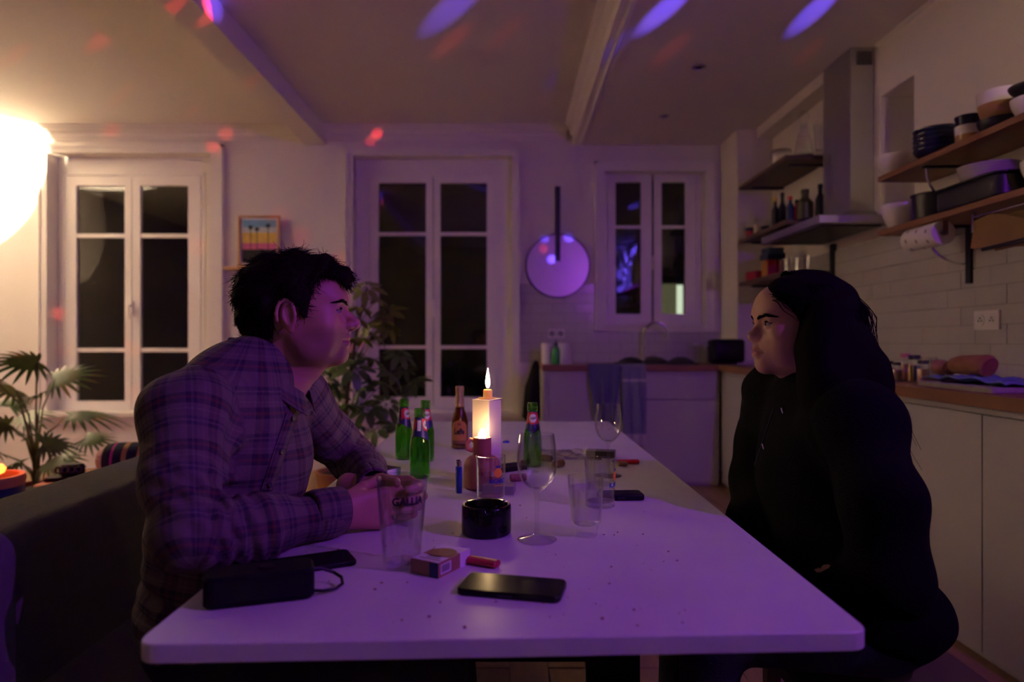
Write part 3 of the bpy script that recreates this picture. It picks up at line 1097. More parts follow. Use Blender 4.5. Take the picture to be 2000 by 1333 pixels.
# boards hanging from a rail under the lower shelf
t = thing('hanging_rail', 'chrome rail under the lower shelf carrying wooden boards', 'rail', (1.89, 2.62, SL - 0.027))
obj('bar', MB().tube([(0, 0.16, -0.02), (0, -0.5, -0.02)], 0.005, 8), 'chrome', t, True)
obj('post', MB().box(-0.006, 0.006, 0.146, 0.158, -0.085, 0.0), 'chrome', t)
for i, (dy, dz, rx, lab) in enumerate(((0.02, 0, 0.10, 'thin brown wooden board hanging foremost under the lower shelf'), (-0.05, -0.006, -0.06, 'thin brown wooden board hanging behind another under the shelf'))):
    b_ = MB()
    b_.add([(0, 0.09, -0.155), (0, 0.085, -0.045), (0, 0.01, -0.02), (0, -0.06, -0.028), (0, -0.19, -0.06), (0, -0.19, -0.155)], [(0, 1, 2, 3, 4, 5)])
    o = obj('board', b_, 'boardwood', None, False, solid=0.008)
    o.location = (1.905 + 0.03 * i, 2.66 + dy, SL - 0.03 + dz)
    o.rotation_euler = (rx, 0.05, 0.1)
    o.name = 'serving_board'
    tag(o, lab, 'board', 'boards under the lower shelf')
o = obj('hanging_tongs', MB().tube([(0, 0.08, 0.0), (0, -0.3, 0.012), (0, -0.31, -0.004), (0, 0.08, -0.006)], 0.0045, 8), 'iron', None, True)
o.location = (1.88, 2.63, SL - 0.185)
tag(o, 'black metal tongs across the hanging wooden boards', 'tongs')

# double wall socket
t = thing('wall_socket', 'white double wall socket on the tiled right wall', 'socket', (XR - 0.011, 2.985, 1.205))
obj('plate', MB().box(-0.010, 0.0, -0.078, 0.078, -0.042, 0.042), 'plastic_white', t)
for s in (-1, 1):
    c = obj('outlet', MB().lathe([(0, 0.0006), (0.022, 0.0006), (0.022, 0.002), (0.026, 0.003), (0.027, 0)], 28).xform(Matrix.Translation((-0.0105, s * 0.036, 0)) @ Matrix.Rotation(-PI / 2, 4, 'Y')), 'plastic_white', t, True)
    for dy, dz in ((-0.0095, -0.003), (0.0095, -0.003), (0, 0.009)):
        obj('pin_hole', MB().lathe([(0, 0), (0.0032, 0), (0.0032, 0.003), (0, 0.003)], 10).xform(Matrix.Translation((-0.0115, s * 0.036 + dy, dz)) @ Matrix.Rotation(-PI / 2, 4, 'Y')), 'black', c)

# right-hand worktop
specs = [(1722, 1.80, 0.10, 'jar_pink', 'spice jar with pink lid nearest the woman on the worktop', 0.026),
         (1737, 1.86, 0.085, 'spice', 'low dark spice jar behind the woman, second in the cluster', 0.024),
         (1752, 1.80, 0.085, 'spice', 'brown spice jar in the middle of the cluster behind the woman', 0.022),
         (1768, 1.86, 0.125, 'jar_pink', 'tall spice jar with a flat pink lid in the cluster', 0.026),
         (1779, 1.80, 0.12, 'gold', 'slim jar with a gold band on the worktop', 0.013),
         (1790, 1.84, 0.12, 'bookblue', 'dark blue bottle among the spice jars', 0.02),
         (1803, 1.80, 0.10, 'jar_pink', 'clear jar with pink salt at the end of the spice cluster', 0.026)]
for px, xx, h, m_, lab, r in specs:
    p = on_shelf(px, xx, WT)
    t = thing('spice_jar', lab, 'jar', p, 0, 'spice jars on the right worktop')
    obj('contents', MB().lathe([(0, 0.004), (r * 0.9, 0.004), (r * 0.9, h * 0.62), (0, h * 0.62)], 16), m_, t, True)
    obj('glass', MB().lathe([(0, 0), (r, 0), (r * 1.02, h * 0.7), (r * 0.75, h * 0.82), (r * 0.75, h * 0.86)], 18), 'glass', t, True)
    obj('lid', MB().lathe([(0, h * 0.84), (r * 0.85, h * 0.84), (r * 0.85, h), (0, h)], 18), 'jar_pink' if 'pink lid' in lab else 'charcoal', t, True)
for px, xx, h, lab in ((1815, 1.80, 0.115, 'tall clear glass beside the spice jars'), (1832, 1.9, 0.10, 'clear glass beside the bread')):
    p = on_shelf(px, xx, WT)
    one('drinking_glass', lab, 'glass', MB().lathe([(0, 0), (0.024, 0), (0.030, h), (0.0285, h), (0.0225, 0.006), (0, 0.006)], 24), 'glass', p)
p = on_shelf(1900, 1.83, WT)
bx = MB().prism(rrect(0.26, 0.44, 0.01), 0, 0.02, 0, 0.003)
one('tray', 'flat grey tray on the right worktop under a blue cloth', 'tray', bx, 'pack_grey', (1.81, p[1] - 0.1, WT), 0, smooth=False)
cl = MB().grid(22, 30, lambda u, v: (1.72 + 0.19 * u + 0.01 * math.sin(9 * v), 2.36 + 0.50 * v + 0.012 * math.sin(7 * u), WT + 0.0285 + 0.016 * abs(math.sin(9 * u + 3 * v)) * (0.4 + 0.6 * math.sin(PI * v)) + 0.006 * math.sin(23 * v)))
o = obj('tea_towel', cl, 'cloth_blue', None, True, 180, solid=0.004)
tag(o, 'crumpled blue patterned tea towel under the bread', 'towel')


def blob(pts, n=14, m=10, seed=0):
    """lumpy closed body along a list of (centre, radius)"""
    rr = random.Random(seed)
    b_ = MB()
    ps = [Vector(c) for c, _ in pts]
    rs = [r * rr.uniform(0.94, 1.06) for _, r in pts]
    b_.tube(ps, rs, n)
    return b_


o = one('bread_loaf', 'brown bread loaf end lying on the blue tea towel', 'bread', blob([((0, 0.09, 0), 0.006), ((0, 0.08, 0), 0.03), ((0, 0.04, 0.004), 0.038), ((0, -0.03, 0.006), 0.040), ((0, -0.08, 0.004), 0.042), ((0, -0.09, 0), 0.036)], 16), 'bread', (1.80, 2.66, WT + 0.085))
o.rotation_euler = (0, 0, 0.15)
o = one('ham_knuckle', 'pinkish crumpled packet of cured meat beside the bread', 'meat', blob([((0, 0.06, 0), 0.006), ((0.004, 0.05, 0), 0.024), ((-0.004, 0.02, 0.006), 0.032), ((0.006, -0.02, 0), 0.027), ((0, -0.05, 0.004), 0.03), ((0, -0.06, 0), 0.006)], 11, seed=3), 'ham', (1.80, 2.83, WT + 0.07))

# back worktop
by = 5.46
for px, lab, m_, r in ((1071, 'white roll canister left of the green soap bottle', 'paper', 0.055), (1103, 'white canister right of the green soap bottle', 'plastic_white', 0.058)):
    q = P(px, 700, by + 0.1)
    t = thing('canister', lab, 'canister', (q.x, q.y, WT), 0, 'white canisters by the soap bottle')
    obj('body', MB().lathe([(0, 0), (r, 0), (r * 1.02, 0.006), (r * 1.02, 0.165), (r, 0.17), (r * 0.4, 0.17), (r * 0.38, 0.15), (0, 0.15)], 28), m_, t, True)
q = P(1086, 700, by)
t = thing('soap_bottle', 'green washing-up liquid bottle on the back worktop', 'bottle', (q.x, q.y, WT))
obj('body', MB().lathe([(0, 0), (0.030, 0), (0.033, 0.006), (0.033, 0.10), (0.02, 0.135), (0.012, 0.145), (0, 0.145)], 24), 'soap', t, True)
obj('cap', MB().lathe([(0, 0.145), (0.013, 0.145), (0.013, 0.165), (0.006, 0.17), (0.005, 0.19), (0, 0.19)], 16), 'bookblue', t, True)
# small white plug socket and switch on the tiles
for px, lab in ((1078, 'small white socket on the tiles above the canisters, left one'), (1095, 'small white socket on the tiles above the canisters, right one')):
    q = P(px, 652, YW - 0.011)
    t = thing('wall_socket', lab, 'socket', (q.x, q.y, q.z), 0, 'sockets above the canisters')
    obj('plate', MB().box(-0.032, 0.032, -0.008, 0.0, -0.038, 0.038), 'plastic_white', t)
    obj('outlet', MB().lathe([(0, 0.0006), (0.02, 0.0006), (0.02, 0.002), (0.024, 0.004), (0.025, 0)], 20).xform(Matrix.Translation((0, -0.008, 0)) @ Matrix.Rotation(PI / 2, 4, 'X')), 'pack_grey', t, True)
# tap
q = P(1258, 712, 5.77)
t = thing('kitchen_tap', 'curved chrome gooseneck tap at the sink below the small window', 'tap', (q.x, q.y, WT))
pts = [(0, 0, 0.0), (0, 0, 0.2)]
for i in range(11):
    a = PI * i / 10
    pts.append((0.095 - 0.095 * math.cos(a), -0.03 * math.sin(a / 2), 0.24 + 0.105 * math.sin(a)))
pts.append((0.192, -0.03, 0.21))
obj('spout', MB().tube(pts, 0.012, 12), 'chrome', t, True)
obj('base', MB().lathe([(0, 0), (0.028, 0), (0.028, 0.02), (0.02, 0.03), (0.018, 0.07), (0, 0.07)], 20), 'chrome', t, True)
obj('lever', MB().tube([(0.015, -0.01, 0.05), (0.06, -0.03, 0.06), (0.10, -0.04, 0.062)], [0.008, 0.006, 0.004], 8), 'chrome', t, True)
one('sink_basin', 'dark sink rim let into the back worktop under the tap', 'sink', MB().prism(rrect(0.62, 0.40, 0.03), 0.0, 0.014, 0, 0.004), 'charcoal', (1.19, 5.52, WT), smooth=False)
for i in range(3):
    o = one('washing_up', ['dark pan lying in the sink beside the towels', 'dark dish upside down in the sink under the tap', 'dark pot lid at the right end of the sink'][i], 'dishes',
            MB().lathe([(0, 0.045), (0.05, 0.04), (0.10, 0.012), (0.105, 0.0), (0, 0)], 20), 'charcoal', (0.98 + 0.2 * i, 5.46 + 0.03 * (i % 2), WT + 0.0145))
# toaster
q = P(1427, 690, 5.50)
t = thing('toaster', 'black two-slot toaster on the back worktop in the corner', 'toaster', (q.x - 0.03, 5.52, WT))
obj('body', MB().prism(rrect(0.27, 0.17, 0.04, 6), 0.012, 0.20, 0, 0.015), 'black', t, True)
for s in (-1, 1):
    obj('slot', MB().box(-0.10, 0.10, s * 0.035 - 0.012, s * 0.035 + 0.012, 0.199, 0.2015), 'iron', t)
obj('lever', MB().box(-0.155, -0.134, -0.015, 0.015, 0.12, 0.135), 'iron', t)
obj('foot', MB().box(-0.11, 0.11, -0.06, 0.06, 0.0, 0.013), 'black', t)
for i, (px, h, lab) in enumerate(((1362, 0.17, 'tall clear storage jar left of the toaster'), (1384, 0.13, 'short clear storage jar next to the toaster'))):
    q = P(px, 700, 5.72)
    t = thing('storage_jar', lab, 'jar', (q.x, q.y, WT), 0, 'clear jars by the toaster')
    obj('glass', MB().lathe([(0, 0), (0.04, 0), (0.042, h * 0.8), (0.03, h * 0.88), (0.03, h * 0.9)], 22), 'glass', t, True)
    obj('lid', MB().lathe([(0, h * 0.9), (0.034, h * 0.9), (0.034, h), (0, h)], 20), 'steel', t, True)
# towels over the worktop edge


def towel(name, label, px0, px1, pyb, m_, seed, taper, stripes=()):
    x0, x1 = (px0 - CX) * 5.2 / F0, (px1 - CX) * 5.2 / F0
    zb_ = E - (pyb - CY) * 5.2 / F0
    rr = random.Random(seed)
    ph = rr.uniform(0, 6)

    def fn(u, v):
        # v runs from the back of the worktop over the edge and down
        L = v * (0.16 + WT - zb_)
        if L < 0.15:
            y, z = YC - 0.03 + (0.15 - L), WT + 0.007
        else:
            d = L - 0.15
            y, z = YC - 0.038 - 0.004 * min(1, d * 20), WT + 0.004 - d
            if d < 0.012:
                z = WT + 0.007 - d
        k = max(0, min(1, (L - 0.16) * 4))
        xx = x0 + (x1 - x0) * (u + taper * k * (0.5 - u) * min(1, (L - 0.15) * 2.0))
        y -= k * (0.012 + 0.012 * math.sin(u * 14 + ph) + 0.006 * math.sin(u * 31 + ph))
        return (xx, y, z)
    nu, nv = 30, 40
    b_ = MB().grid(nu, nv, fn)
    if stripes:
        b_.m = []
        for i in range(nu - 1):
            for j in range(nv - 1):
                v = (j + 0.5) / (nv - 1)
                b_.m.append(1 if any(a < v < c for a, c in stripes) else 0)
        o = obj(name, b_, [m_, 'towel_white'], None, True, 180, solid=0.004)
    else:
        o = obj(name, b_, m_, None, True, 180, solid=0.004)
    return tag(o, label, 'towel', 'towels hanging from the back worktop')


towel('dish_towel', 'dark blue towel hanging left over the worktop edge, narrowing downward', 1149, 1213, 830, 'towel_blue', 1, 0.45)
towel('dish_towel', 'grey blue towel with a pale hem hanging right over the worktop edge', 1214.5, 1262, 872, 'towel_grey', 2, 0.0, ((0.34, 0.36), (0.86, 1.0)))
# black bag at the end of the run
q = P(1048, 740, 5.3)
bagp = MB()
for i in range(1):
    bagp.tube([(q.x, 5.35, 0.96), (q.x - 0.005, 5.35, 0.92), (q.x - 0.03, 5.34, 0.75), (q.x - 0.04, 5.34, 0.52), (q.x - 0.03, 5.34, 0.45)], [0.012, 0.03, 0.062, 0.075, 0.02], 14)
bag = obj('shopping_bag', bagp, 'blacksoft', None, True, 180)
tag(bag, 'limp black bag hanging at the left end of the kitchen run', 'bag')

# wall disc
q = P(1089, 520, YW)
t = thing('wall_disc', 'large round pale metal disc with dark upright bar on the kitchen wall', 'wall disc', (q.x, YW - 0.001, q.z))
R90 = Matrix.Rotation(PI / 2, 4, 'X')
obj('disc', MB().lathe([(0, 0.014), (0.27, 0.014), (0.272, 0.018), (0.272, 0.022), (0.27, 0.026), (0, 0.026)], 64).xform(R90), 'disc_metal', t, True)
obj('rim', MB().lathe([(0.268, 0.010), (0.277, 0.010), (0.277, 0.030), (0.268, 0.030), (0.268, 0.010)], 64).xform(R90), 'charcoal', t, True)
obj('hub', MB().lathe([(0, 0.026), (0.038, 0.026), (0.038, 0.046), (0, 0.046)], 28).xform(R90), 'disc_metal', t, True)
obj('bar', MB().prism([(-0.021, -0.044), (0.021, -0.044), (0.021, -0.027), (-0.021, -0.027)], 0.03, 0.68, 0, 0.002), 'iron', t)
obj('mount', MB().box(-0.03, 0.03, -0.014, 0.0, -0.03, 0.03), 'iron', t)

# picture on its little shelf
q = P(511, 525, YW)
t = thing('picture_shelf', 'small round-ended wooden picture shelf left of the tall window', 'shelf', ((wx(440) + wx(612)) / 2, YW - 0.001, wz(523)))
hw = (wx(612) - wx(440)) / 2
pl = [(-hw, 0)] + [(hw * math.cos(PI + PI * i / 16), -0.12 * math.sin(PI * i / 16) ** 0.5) for i in range(1, 16)] + [(hw, 0)]
obj('board', MB().prism(pl, -0.022, 0, 0, 0.002), 'pine', t)
t = thing('framed_picture', 'wood framed print of palm trees at sunset on the little wall shelf', 'picture', ((wx(471) + wx(551)) / 2, YW - 0.04, wz(522)))
fw, fh = (wx(551) - wx(471)) / 2, wz(424) - wz(522)
fr = MB()
for a, b, c, d in ((-fw, -fw + 0.016, 0, fh), (fw - 0.016, fw, 0, fh), (-fw + 0.016, fw - 0.016, 0, 0.016), (-fw + 0.016, fw - 0.016, fh - 0.016, fh)):
    fr.box(a, b, -0.025, 0.0, c, d)
obj('frame', fr, 'pine', t)
obj('mount', MB().box(-fw + 0.016, fw - 0.016, -0.012, -0.004, 0.016, fh - 0.016), 'pack_white', t)
art = setting('print')
del art['kind']
art.parent = t
aw = fw - 0.03
bands = [(0.032, 0.145, 'art_black'), (0.145, 0.20, 'art_pink'), (0.20, 0.29, 'art_yellow'), (0.29, 0.335, 'art_pale'), (0.335, 0.40, 'art_sky')]
for a, b, m_ in bands:
    obj('colour_band', MB().box(-aw, aw, -0.0135, -0.0121, a, b), m_, art)
for xx, zz in ((-0.075, 0.335), (-0.02, 0.32), (0.075, 0.35)):
    s = MB()
    s.add([(xx - 0.003, -0.0142, 0.14), (xx + 0.003, -0.0142, 0.14), (xx + 0.003, -0.0142, zz), (xx - 0.003, -0.0142, zz)], [(0, 1, 2, 3)])
    for k in range(9):
        a = 2 * PI * k / 9
        s.add([(xx, -0.0142, zz), (xx + 0.014 * math.cos(a - 0.3), -0.0142, zz + 0.012 * math.sin(a - 0.3)), (xx + 0.033 * math.cos(a), -0.0142, zz + 0.026 * math.sin(a) - 0.004), (xx + 0.014 * math.cos(a + 0.3), -0.0142, zz + 0.012 * math.sin(a + 0.3))], [(0, 1, 2, 3)])
    obj('palm_tree', s, 'art_black', art)

# short shelves: glassware, bottles, books
def sh(px, x_, z):
    return (x_, x_ * F0 / (px - CX), z)


one('glass_bowl', 'upturned clear glass bowl on the top short shelf', 'bowl', MB().lathe([(0.062, 0), (0.075, 0.03), (0.078, 0.08), (0.07, 0.115), (0.04, 0.122), (0, 0.122), (0, 0.119), (0.04, 0.119), (0.067, 0.11), (0.075, 0.08), (0.072, 0.03), (0.06, 0)], 32), 'glass', sh(1526, 1.90, 2.325))
p = sh(1570, 1.93, 2.325)
t = thing('carafe', 'clear glass carafe with ball stopper on the top short shelf', 'carafe', p)
obj('body', MB().lathe([(0, 0), (0.058, 0), (0.062, 0.01), (0.05, 0.09), (0.026, 0.17), (0.024, 0.20), (0.028, 0.21), (0.025, 0.21), (0.021, 0.2), (0.023, 0.17), (0.047, 0.09), (0.058, 0.012), (0, 0.006)], 32), 'glass', t, True)
obj('stopper', MB().lathe([(0, 0.19), (0.02, 0.19), (0.018, 0.22), (0.034, 0.245), (0.036, 0.265), (0.025, 0.285), (0, 0.292)], 20), 'glass', t, True)
one('drinking_glass', 'tall clear glass beside the chimney on the top short shelf', 'glass', MB().lathe([(0, 0), (0.03, 0), (0.04, 0.17), (0.038, 0.17), (0.028, 0.008), (0, 0.008)], 24), 'glass', sh(1602, 1.98, 2.325))
items = [(1464, 1.83, 0.07, 0.032, 'bookred', 'charcoal', 'small red tin with a black lid at the end of the middle short shelf'),
         (1478, 1.86, 0.085, 0.022, 'card', 'card', 'small cream box-shaped tin on the middle short shelf'),
         (1494, 1.90, 0.06, 0.03, 'charcoal', 'charcoal', 'low dark tin on the middle short shelf'),
         (1514, 1.84, 0.20, 0.024, 'charcoal', 'yellow', 'dark bottle with a yellow neck band on the middle short shelf'),
         (1528, 1.90, 0.24, 0.027, 'charcoal', 'charcoal', 'tall dark bottle on the middle short shelf'),
         (1543, 1.85, 0.16, 0.026, 'bookblue', 'red_plastic', 'dark blue bottle with a red cap on the middle short shelf'),
         (1556, 1.92, 0.15, 0.026, 'bookred', 'charcoal', 'dark red bottle on the middle short shelf'),
         (1572, 1.92, 0.19, 0.05, 'olive', 'olive', 'wide olive jar on the middle short shelf'),
         (1602, 1.99, 0.21, 0.03, 'charcoal', 'charcoal', 'dark bottle beside the hood on the middle short shelf')]
for px, xx, h, r, m_, cm, lab in items:
    t = thing('bottle' if h > 0.12 else 'tin', lab, 'bottle' if h > 0.12 else 'tin', sh(px, xx, 1.905))
    if h > 0.12:
        obj('body', MB().lathe([(0, 0), (r, 0), (r, h * 0.55), (r * 0.45, h * 0.72), (r * 0.42, h * 0.88), (0, h * 0.88)], 18), m_, t, True)
        obj('cap', MB().lathe([(0, h * 0.86), (r * 0.5, h * 0.86), (r * 0.5, h), (0, h)], 14), cm, t, True)
    else:
        obj('body', MB().lathe([(0, 0), (r, 0), (r, h * 0.6), (0, h * 0.6)], 18), m_, t, True)
        obj('lid', MB().lathe([(0, h * 0.6), (r * 1.04, h * 0.6), (r * 1.04, h), (0, h)], 18), cm, t, True)
o = one('game_box', 'flat red box with pale lettering on the bottom short shelf', 'box', MB().prism(rrect(0.20, 0.16, 0.004), 0, 0.062, 0, 0.001), 'bookred', (1.905, 5.10, 1.572), 0.1, smooth=False)
yy = 4.96
for i, (m_, h, lab) in enumerate((('bookorange', 0.115, 'orange spine'), ('bookgold', 0.12, 'gold spine'), ('bookorange', 0.125, 'deep orange spine'), ('bookgold', 0.11, 'ochre spine'), ('bookred', 0.12, 'red spine'))):
    t = thing('book', 'small upright book with %s beside the red box' % lab, 'book', (1.90, yy, 1.572), 0, 'books on the bottom short shelf')
    b_ = 0.022
    obj('cover', MB().box(-0.06, 0.05, -b_, 0, 0, h), m_, t)
    obj('pages', MB().box(-0.055, 0.051, -b_ + 0.003, -0.003, h - 0.001, h + 0.0006), 'paper', t)
    yy -= 0.026
for i in range(2):
    one('game_box', ['dark blue box lying on the orange books on the bottom short shelf', 'dark box on top of the blue box over the orange books'][i], 'box', MB().prism(rrect(0.13 - 0.02 * i, 0.15 - 0.03 * i, 0.004), 0, 0.04, 0, 0.001), 'bookblue', (1.895, 4.895, 1.572 + 0.127 + 0.041 * i), 0.1 * i, smooth=False)
for i in range(4):
    one('drinking_glass', ['clear tumbler next to the books on the bottom short shelf', 'clear tumbler second from the books', 'clear tumbler third from the books', 'clear tumbler nearest the black upright'][i], 'glass',
        MB().lathe([(0, 0), (0.028, 0), (0.034, 0.11), (0.032, 0.11), (0.026, 0.008), (0, 0.008)], 22), 'glass', (1.92 + 0.03 * (i % 2), 4.76 - 0.09 * i, 1.572), 0, 'tumblers on the bottom short shelf')
# party light on an arm clamped to the long shelf, right of the frame
t = thing('party_light', 'small black party light clamped to the near end of the long shelf', 'party light', (PROJ.x, PROJ.y, SU))
obj('body', MB().lathe([(0, 0.02), (0.032, 0.02), (0.036, 0.03), (0.034, 0.085), (0.024, 0.10), (0, 0.104)], 24), 'black', t, True)
obj('arm', MB().tube([(0.02, 0, 0.03), (0.09, 0, 0.02), (0.165, 0, 0.012)], 0.008, 8), 'iron', t, True)
obj('clamp', MB().box(0.155, 0.20, -0.02, 0.02, 0.001, 0.02), 'iron', t)

# ================================================================== table
tab = thing('dining_table', 'long white laminate table with rounded corners between the two people', 'table', (0, 2.0, 0))


def round_poly(pts, r, seg=6):
    out = []
    n = len(pts)
    for i in range(n):
        p = Vector(pts[i]).to_2d()
        a = (Vector(pts[i - 1]).to_2d() - p).normalized()
        b = (Vector(pts[(i + 1) % n]).to_2d() - p).normalized()
        for k in range(seg + 1):
            t = k / seg
            q = (p + a * r) * (1 - t) ** 2 + p * 2 * t * (1 - t) + (p + b * r) * t * t
            out.append((q.x, q.y))
    return out


top = round_poly([(-0.454, 0.826 - 2), (0.459, 0.862 - 2), (0.461, 3.15 - 2), (-0.465, 3.14 - 2)], 0.028)
obj('table_top', MB().prism(top, TZ - 0.024, TZ, 0, 0.0012), 'tabletop', tab)
for s in (-1, 1):
    for y_ in (-0.08, 0.85):
        obj('leg', MB().prism([(s * 0.22, y_), (s * 0.37, y_), (s * 0.37, y_ + 0.03), (s * 0.22, y_ + 0.03)], 0, TZ - 0.06, 0, 0.002), 'black', tab)
    obj('apron', MB().box(s * 0.295 - 0.02, s * 0.295 + 0.02, -0.85, 1.0, TZ - 0.06, TZ - 0.0245), 'black', tab)
obj('crossbar', MB().box(-0.24, 0.24, -0.06, -0.03, 0.20, 0.24), 'black', tab)

FACE = -PI / 2          # direction towards the viewer


# ---------------- bottles
gp = [(0.0, 0.0), (0.024, 0.0), (0.0268, 0.004), (0.0275, 0.012), (0.0275, 0.078), (0.0265, 0.092), (0.0225, 0.112), (0.0178, 0.132), (0.0150, 0.150), (0.0136, 0.164),
      (0.0150, 0.1655), (0.0152, 0.172), (0.0140, 0.1735), (0.0150, 0.175), (0.0152, 0.183), (0.0140, 0.187), (0.0100, 0.187), (0.0095, 0.16), (0.0125, 0.148), (0.0155, 0.130), (0.0205, 0.110), (0.0248, 0.09), (0.0255, 0.076), (0.0255, 0.014), (0.02, 0.006), (0, 0.009)]
gouter = prof_r([p for p in gp[2:16]])


def green_bottle(label, px, py, face, text=True):
    q = T(px, py)
    t = thing('beer_bottle', label, 'bottle', (q.x, q.y, TZ), face - FACE, 'green beer bottles on the table')
    obj('glass', MB().lathe(gp, 36), 'green_glass', t, True, 60)
    # neck label: pointed skirt of dark blue with red flashes and a white round badge

    def skirt(a):
        ph = (a - 0.5) * 2
        lo = 0.098 + 0.016 * abs(math.sin(ph * PI))
        return (lo, 0.1625)

    def full(a, b):
        lo, hi = skirt(a)
        z = lo + (hi - lo) * b
        r = gouter(z) + 0.0003
        an = FACE + (a - 0.5) * 2 * PI
        return (r * math.cos(an), r * math.sin(an), z)
    lab = obj('neck_label', MB().grid(41, 12, full), 'label_blue', t, True, 180)
    for a0 in (-0.9, 0.9):
        obj('red_flash', wrap_patch(-0.006, 0.006, 0.128, 0.158, FACE + a0, gouter, lambda a: (0.124 + 0.01 * a, 0.158), 8, 6, 0.0006), 'label_red', lab, True)
    for a0 in (0, PI):
        obj('red_ground', wrap_patch(-0.013, 0.013, 0.126, 0.16, FACE + a0, gouter, lambda a: (0.124 + 0.012 * abs(a - .5), 0.160), 12, 6, 0.0006), 'label_red', lab, True)

        def oval(a, b):
            ph = 2 * PI * a
            u, z = 0.0115 * b * math.cos(ph), 0.143 + 0.0125 * b * math.sin(ph)
            r = gouter(z) + 0.0010
            an = FACE + a0 + u / r
            return (r * math.cos(an), r * math.sin(an), z)
        obj('badge', MB().grid(25, 5, oval), 'label_white', lab, True)
        obj('lettering', wrap_text('1664', 0.0115, 0.143, FACE + a0, gouter, 0.0003, 0.85, 0.12, 0.0014), 'black_print', lab)
    obj('barcode_patch', wrap_patch(-0.005, 0.005, 0.128, 0.156, FACE + 1.75, gouter, None, 6, 6, 0.0008), 'label_white', lab, True)
    return t


green_bottle('green beer bottle standing at the back left of the three', 789, 897, FACE + 0.9)
green_bottle('green beer bottle standing in front of the three, barcode toward the viewer', 820, 933, FACE - 1.75)
green_bottle('green beer bottle half hidden behind the front one, at the back right', 831, 901, FACE + 0.35)
green_bottle('single green beer bottle standing behind the big wine glass', 1040, 911, FACE + 0.05)

bp_ = [(0, 0), (0.025, 0), (0.028, 0.005), (0.0285, 0.012), (0.0285, 0.085), (0.0275, 0.098), (0.022, 0.118), (0.0158, 0.138), (0.0142, 0.155), (0.0132, 0.198), (0.0142, 0.200), (0.0142, 0.210), (0.0125, 0.213), (0.009, 0.213), (0.009, 0.16), (0.0135, 0.136), (0.02, 0.116), (0.026, 0.096), (0.0265, 0.014), (0, 0.009)]
bo = prof_r(bp_[2:13])
q = T(898, 876)
t = thing('beer_bottle', 'brown beer bottle with gold foil neck and orange arched label', 'bottle', (q.x, q.y, TZ))
obj('glass', MB().lathe(bp_, 36), 'brown_glass', t, True, 60)
obj('beer', MB().lathe([(0, 0.010), (0.0262, 0.014), (0.0262, 0.018), (0, 0.018)], 24), 'brown_glass', t, True)
obj('foil', MB().lathe([(0.0152, 0.142), (0.0149, 0.156), (0.0139, 0.196), (0.0149, 0.200), (0.0149, 0.211), (0.0125, 0.2142), (0, 0.2142)], 30), 'foil', t, True)


def arch(a):
    s_ = abs(a - 0.5) * 2
    return (0.030, 0.070 + 0.028 * math.sqrt(max(0, 1 - s_ * s_)))


lab = obj('label', wrap_patch(-0.030, 0.030, 0.02, 0.09, FACE, bo, arch, 24, 10, 0.0004), 'label_orange', t, True, 180)
obj('label_band', wrap_patch(-0.032, 0.032, 0.018, 0.030, FACE, bo, None, 24, 3, 0.0005), 'label_brown', t, True)
obj('lettering', wrap_text('Leffe', 0.026, 0.060, FACE, bo, 0.0011, 0.72, 0, 0.0010), 'black_print', lab)
obj('crest', wrap_patch(-0.006, 0.006, 0.08, 0.092, FACE, bo, lambda a: (0.082, 0.092 - 0.008 * abs(a - .5)), 8, 4, 0.0008), 'label_brown', lab, True)

# ---------------- carton with a candle stuck on it
q = Vector((-0.057, 1.802, TZ))
t = thing('carton', 'tall pale bottle carton used as a stand for the candle', 'carton', q, math.radians(-35))
obj('body', MB().prism(rrect(0.055, 0.055, 0.0012, 1), 0.0, 0.2135, 0, 0.0008), 'card', t)
obj('lid_flap', MB().add([(-0.0285, -0.0285, 0.2140), (0.0285, -0.0285, 0.2140), (0.0295, 0.0295, 0.2165), (-0.0285, 0.0295, 0.2165), (-0.0285, -0.0285, 0.2150), (0.0285, -0.0285, 0.2150), (0.0295, 0.0295, 0.2178), (-0.0285, 0.0295, 0.2178)],
                         [(0, 3, 2, 1), (4, 5, 6, 7), (0, 1, 5, 4), (1, 2, 6, 5), (2, 3, 7, 6), (3, 0, 4, 7)]), 'card', t)
cq = Vector((-0.0545, 1.803, TZ + 0.2166))
t = thing('candle', 'short yellow candle stub burning on top of the carton', 'candle', cq)
pud = []
for i in range(28):
    a = 2 * PI * i / 28
    r = 0.017 + 0.004 * math.sin(3 * a + 1) + 0.003 * math.sin(5 * a)
    pud.append((r * math.cos(a) * 1.15 - 0.004, r * math.sin(a) * 0.9))
obj('wax_puddle', MB().prism(pud, 0.0, 0.003, 0, 0.0012), 'wax', t, True)
obj('wax', MB().lathe([(0, 0.002), (0.0125, 0.002), (0.0118, 0.010), (0.0122, 0.021), (0.0105, 0.024), (0.0055, 0.0215), (0, 0.021)], 24), 'wax', t, True)
obj('wick', MB().tube([(0, 0, 0.020), (0.0004, 0, 0.027), (0.0012, 0, 0.031)], 0.0008, 6), 'black_print', t)
obj('flame', MB().lathe([(0, 0.028), (0.0036, 0.031), (0.0058, 0.039), (0.0057, 0.047), (0.0040, 0.060), (0.0017, 0.073), (0, 0.081)], 20), 'flame', t, True)

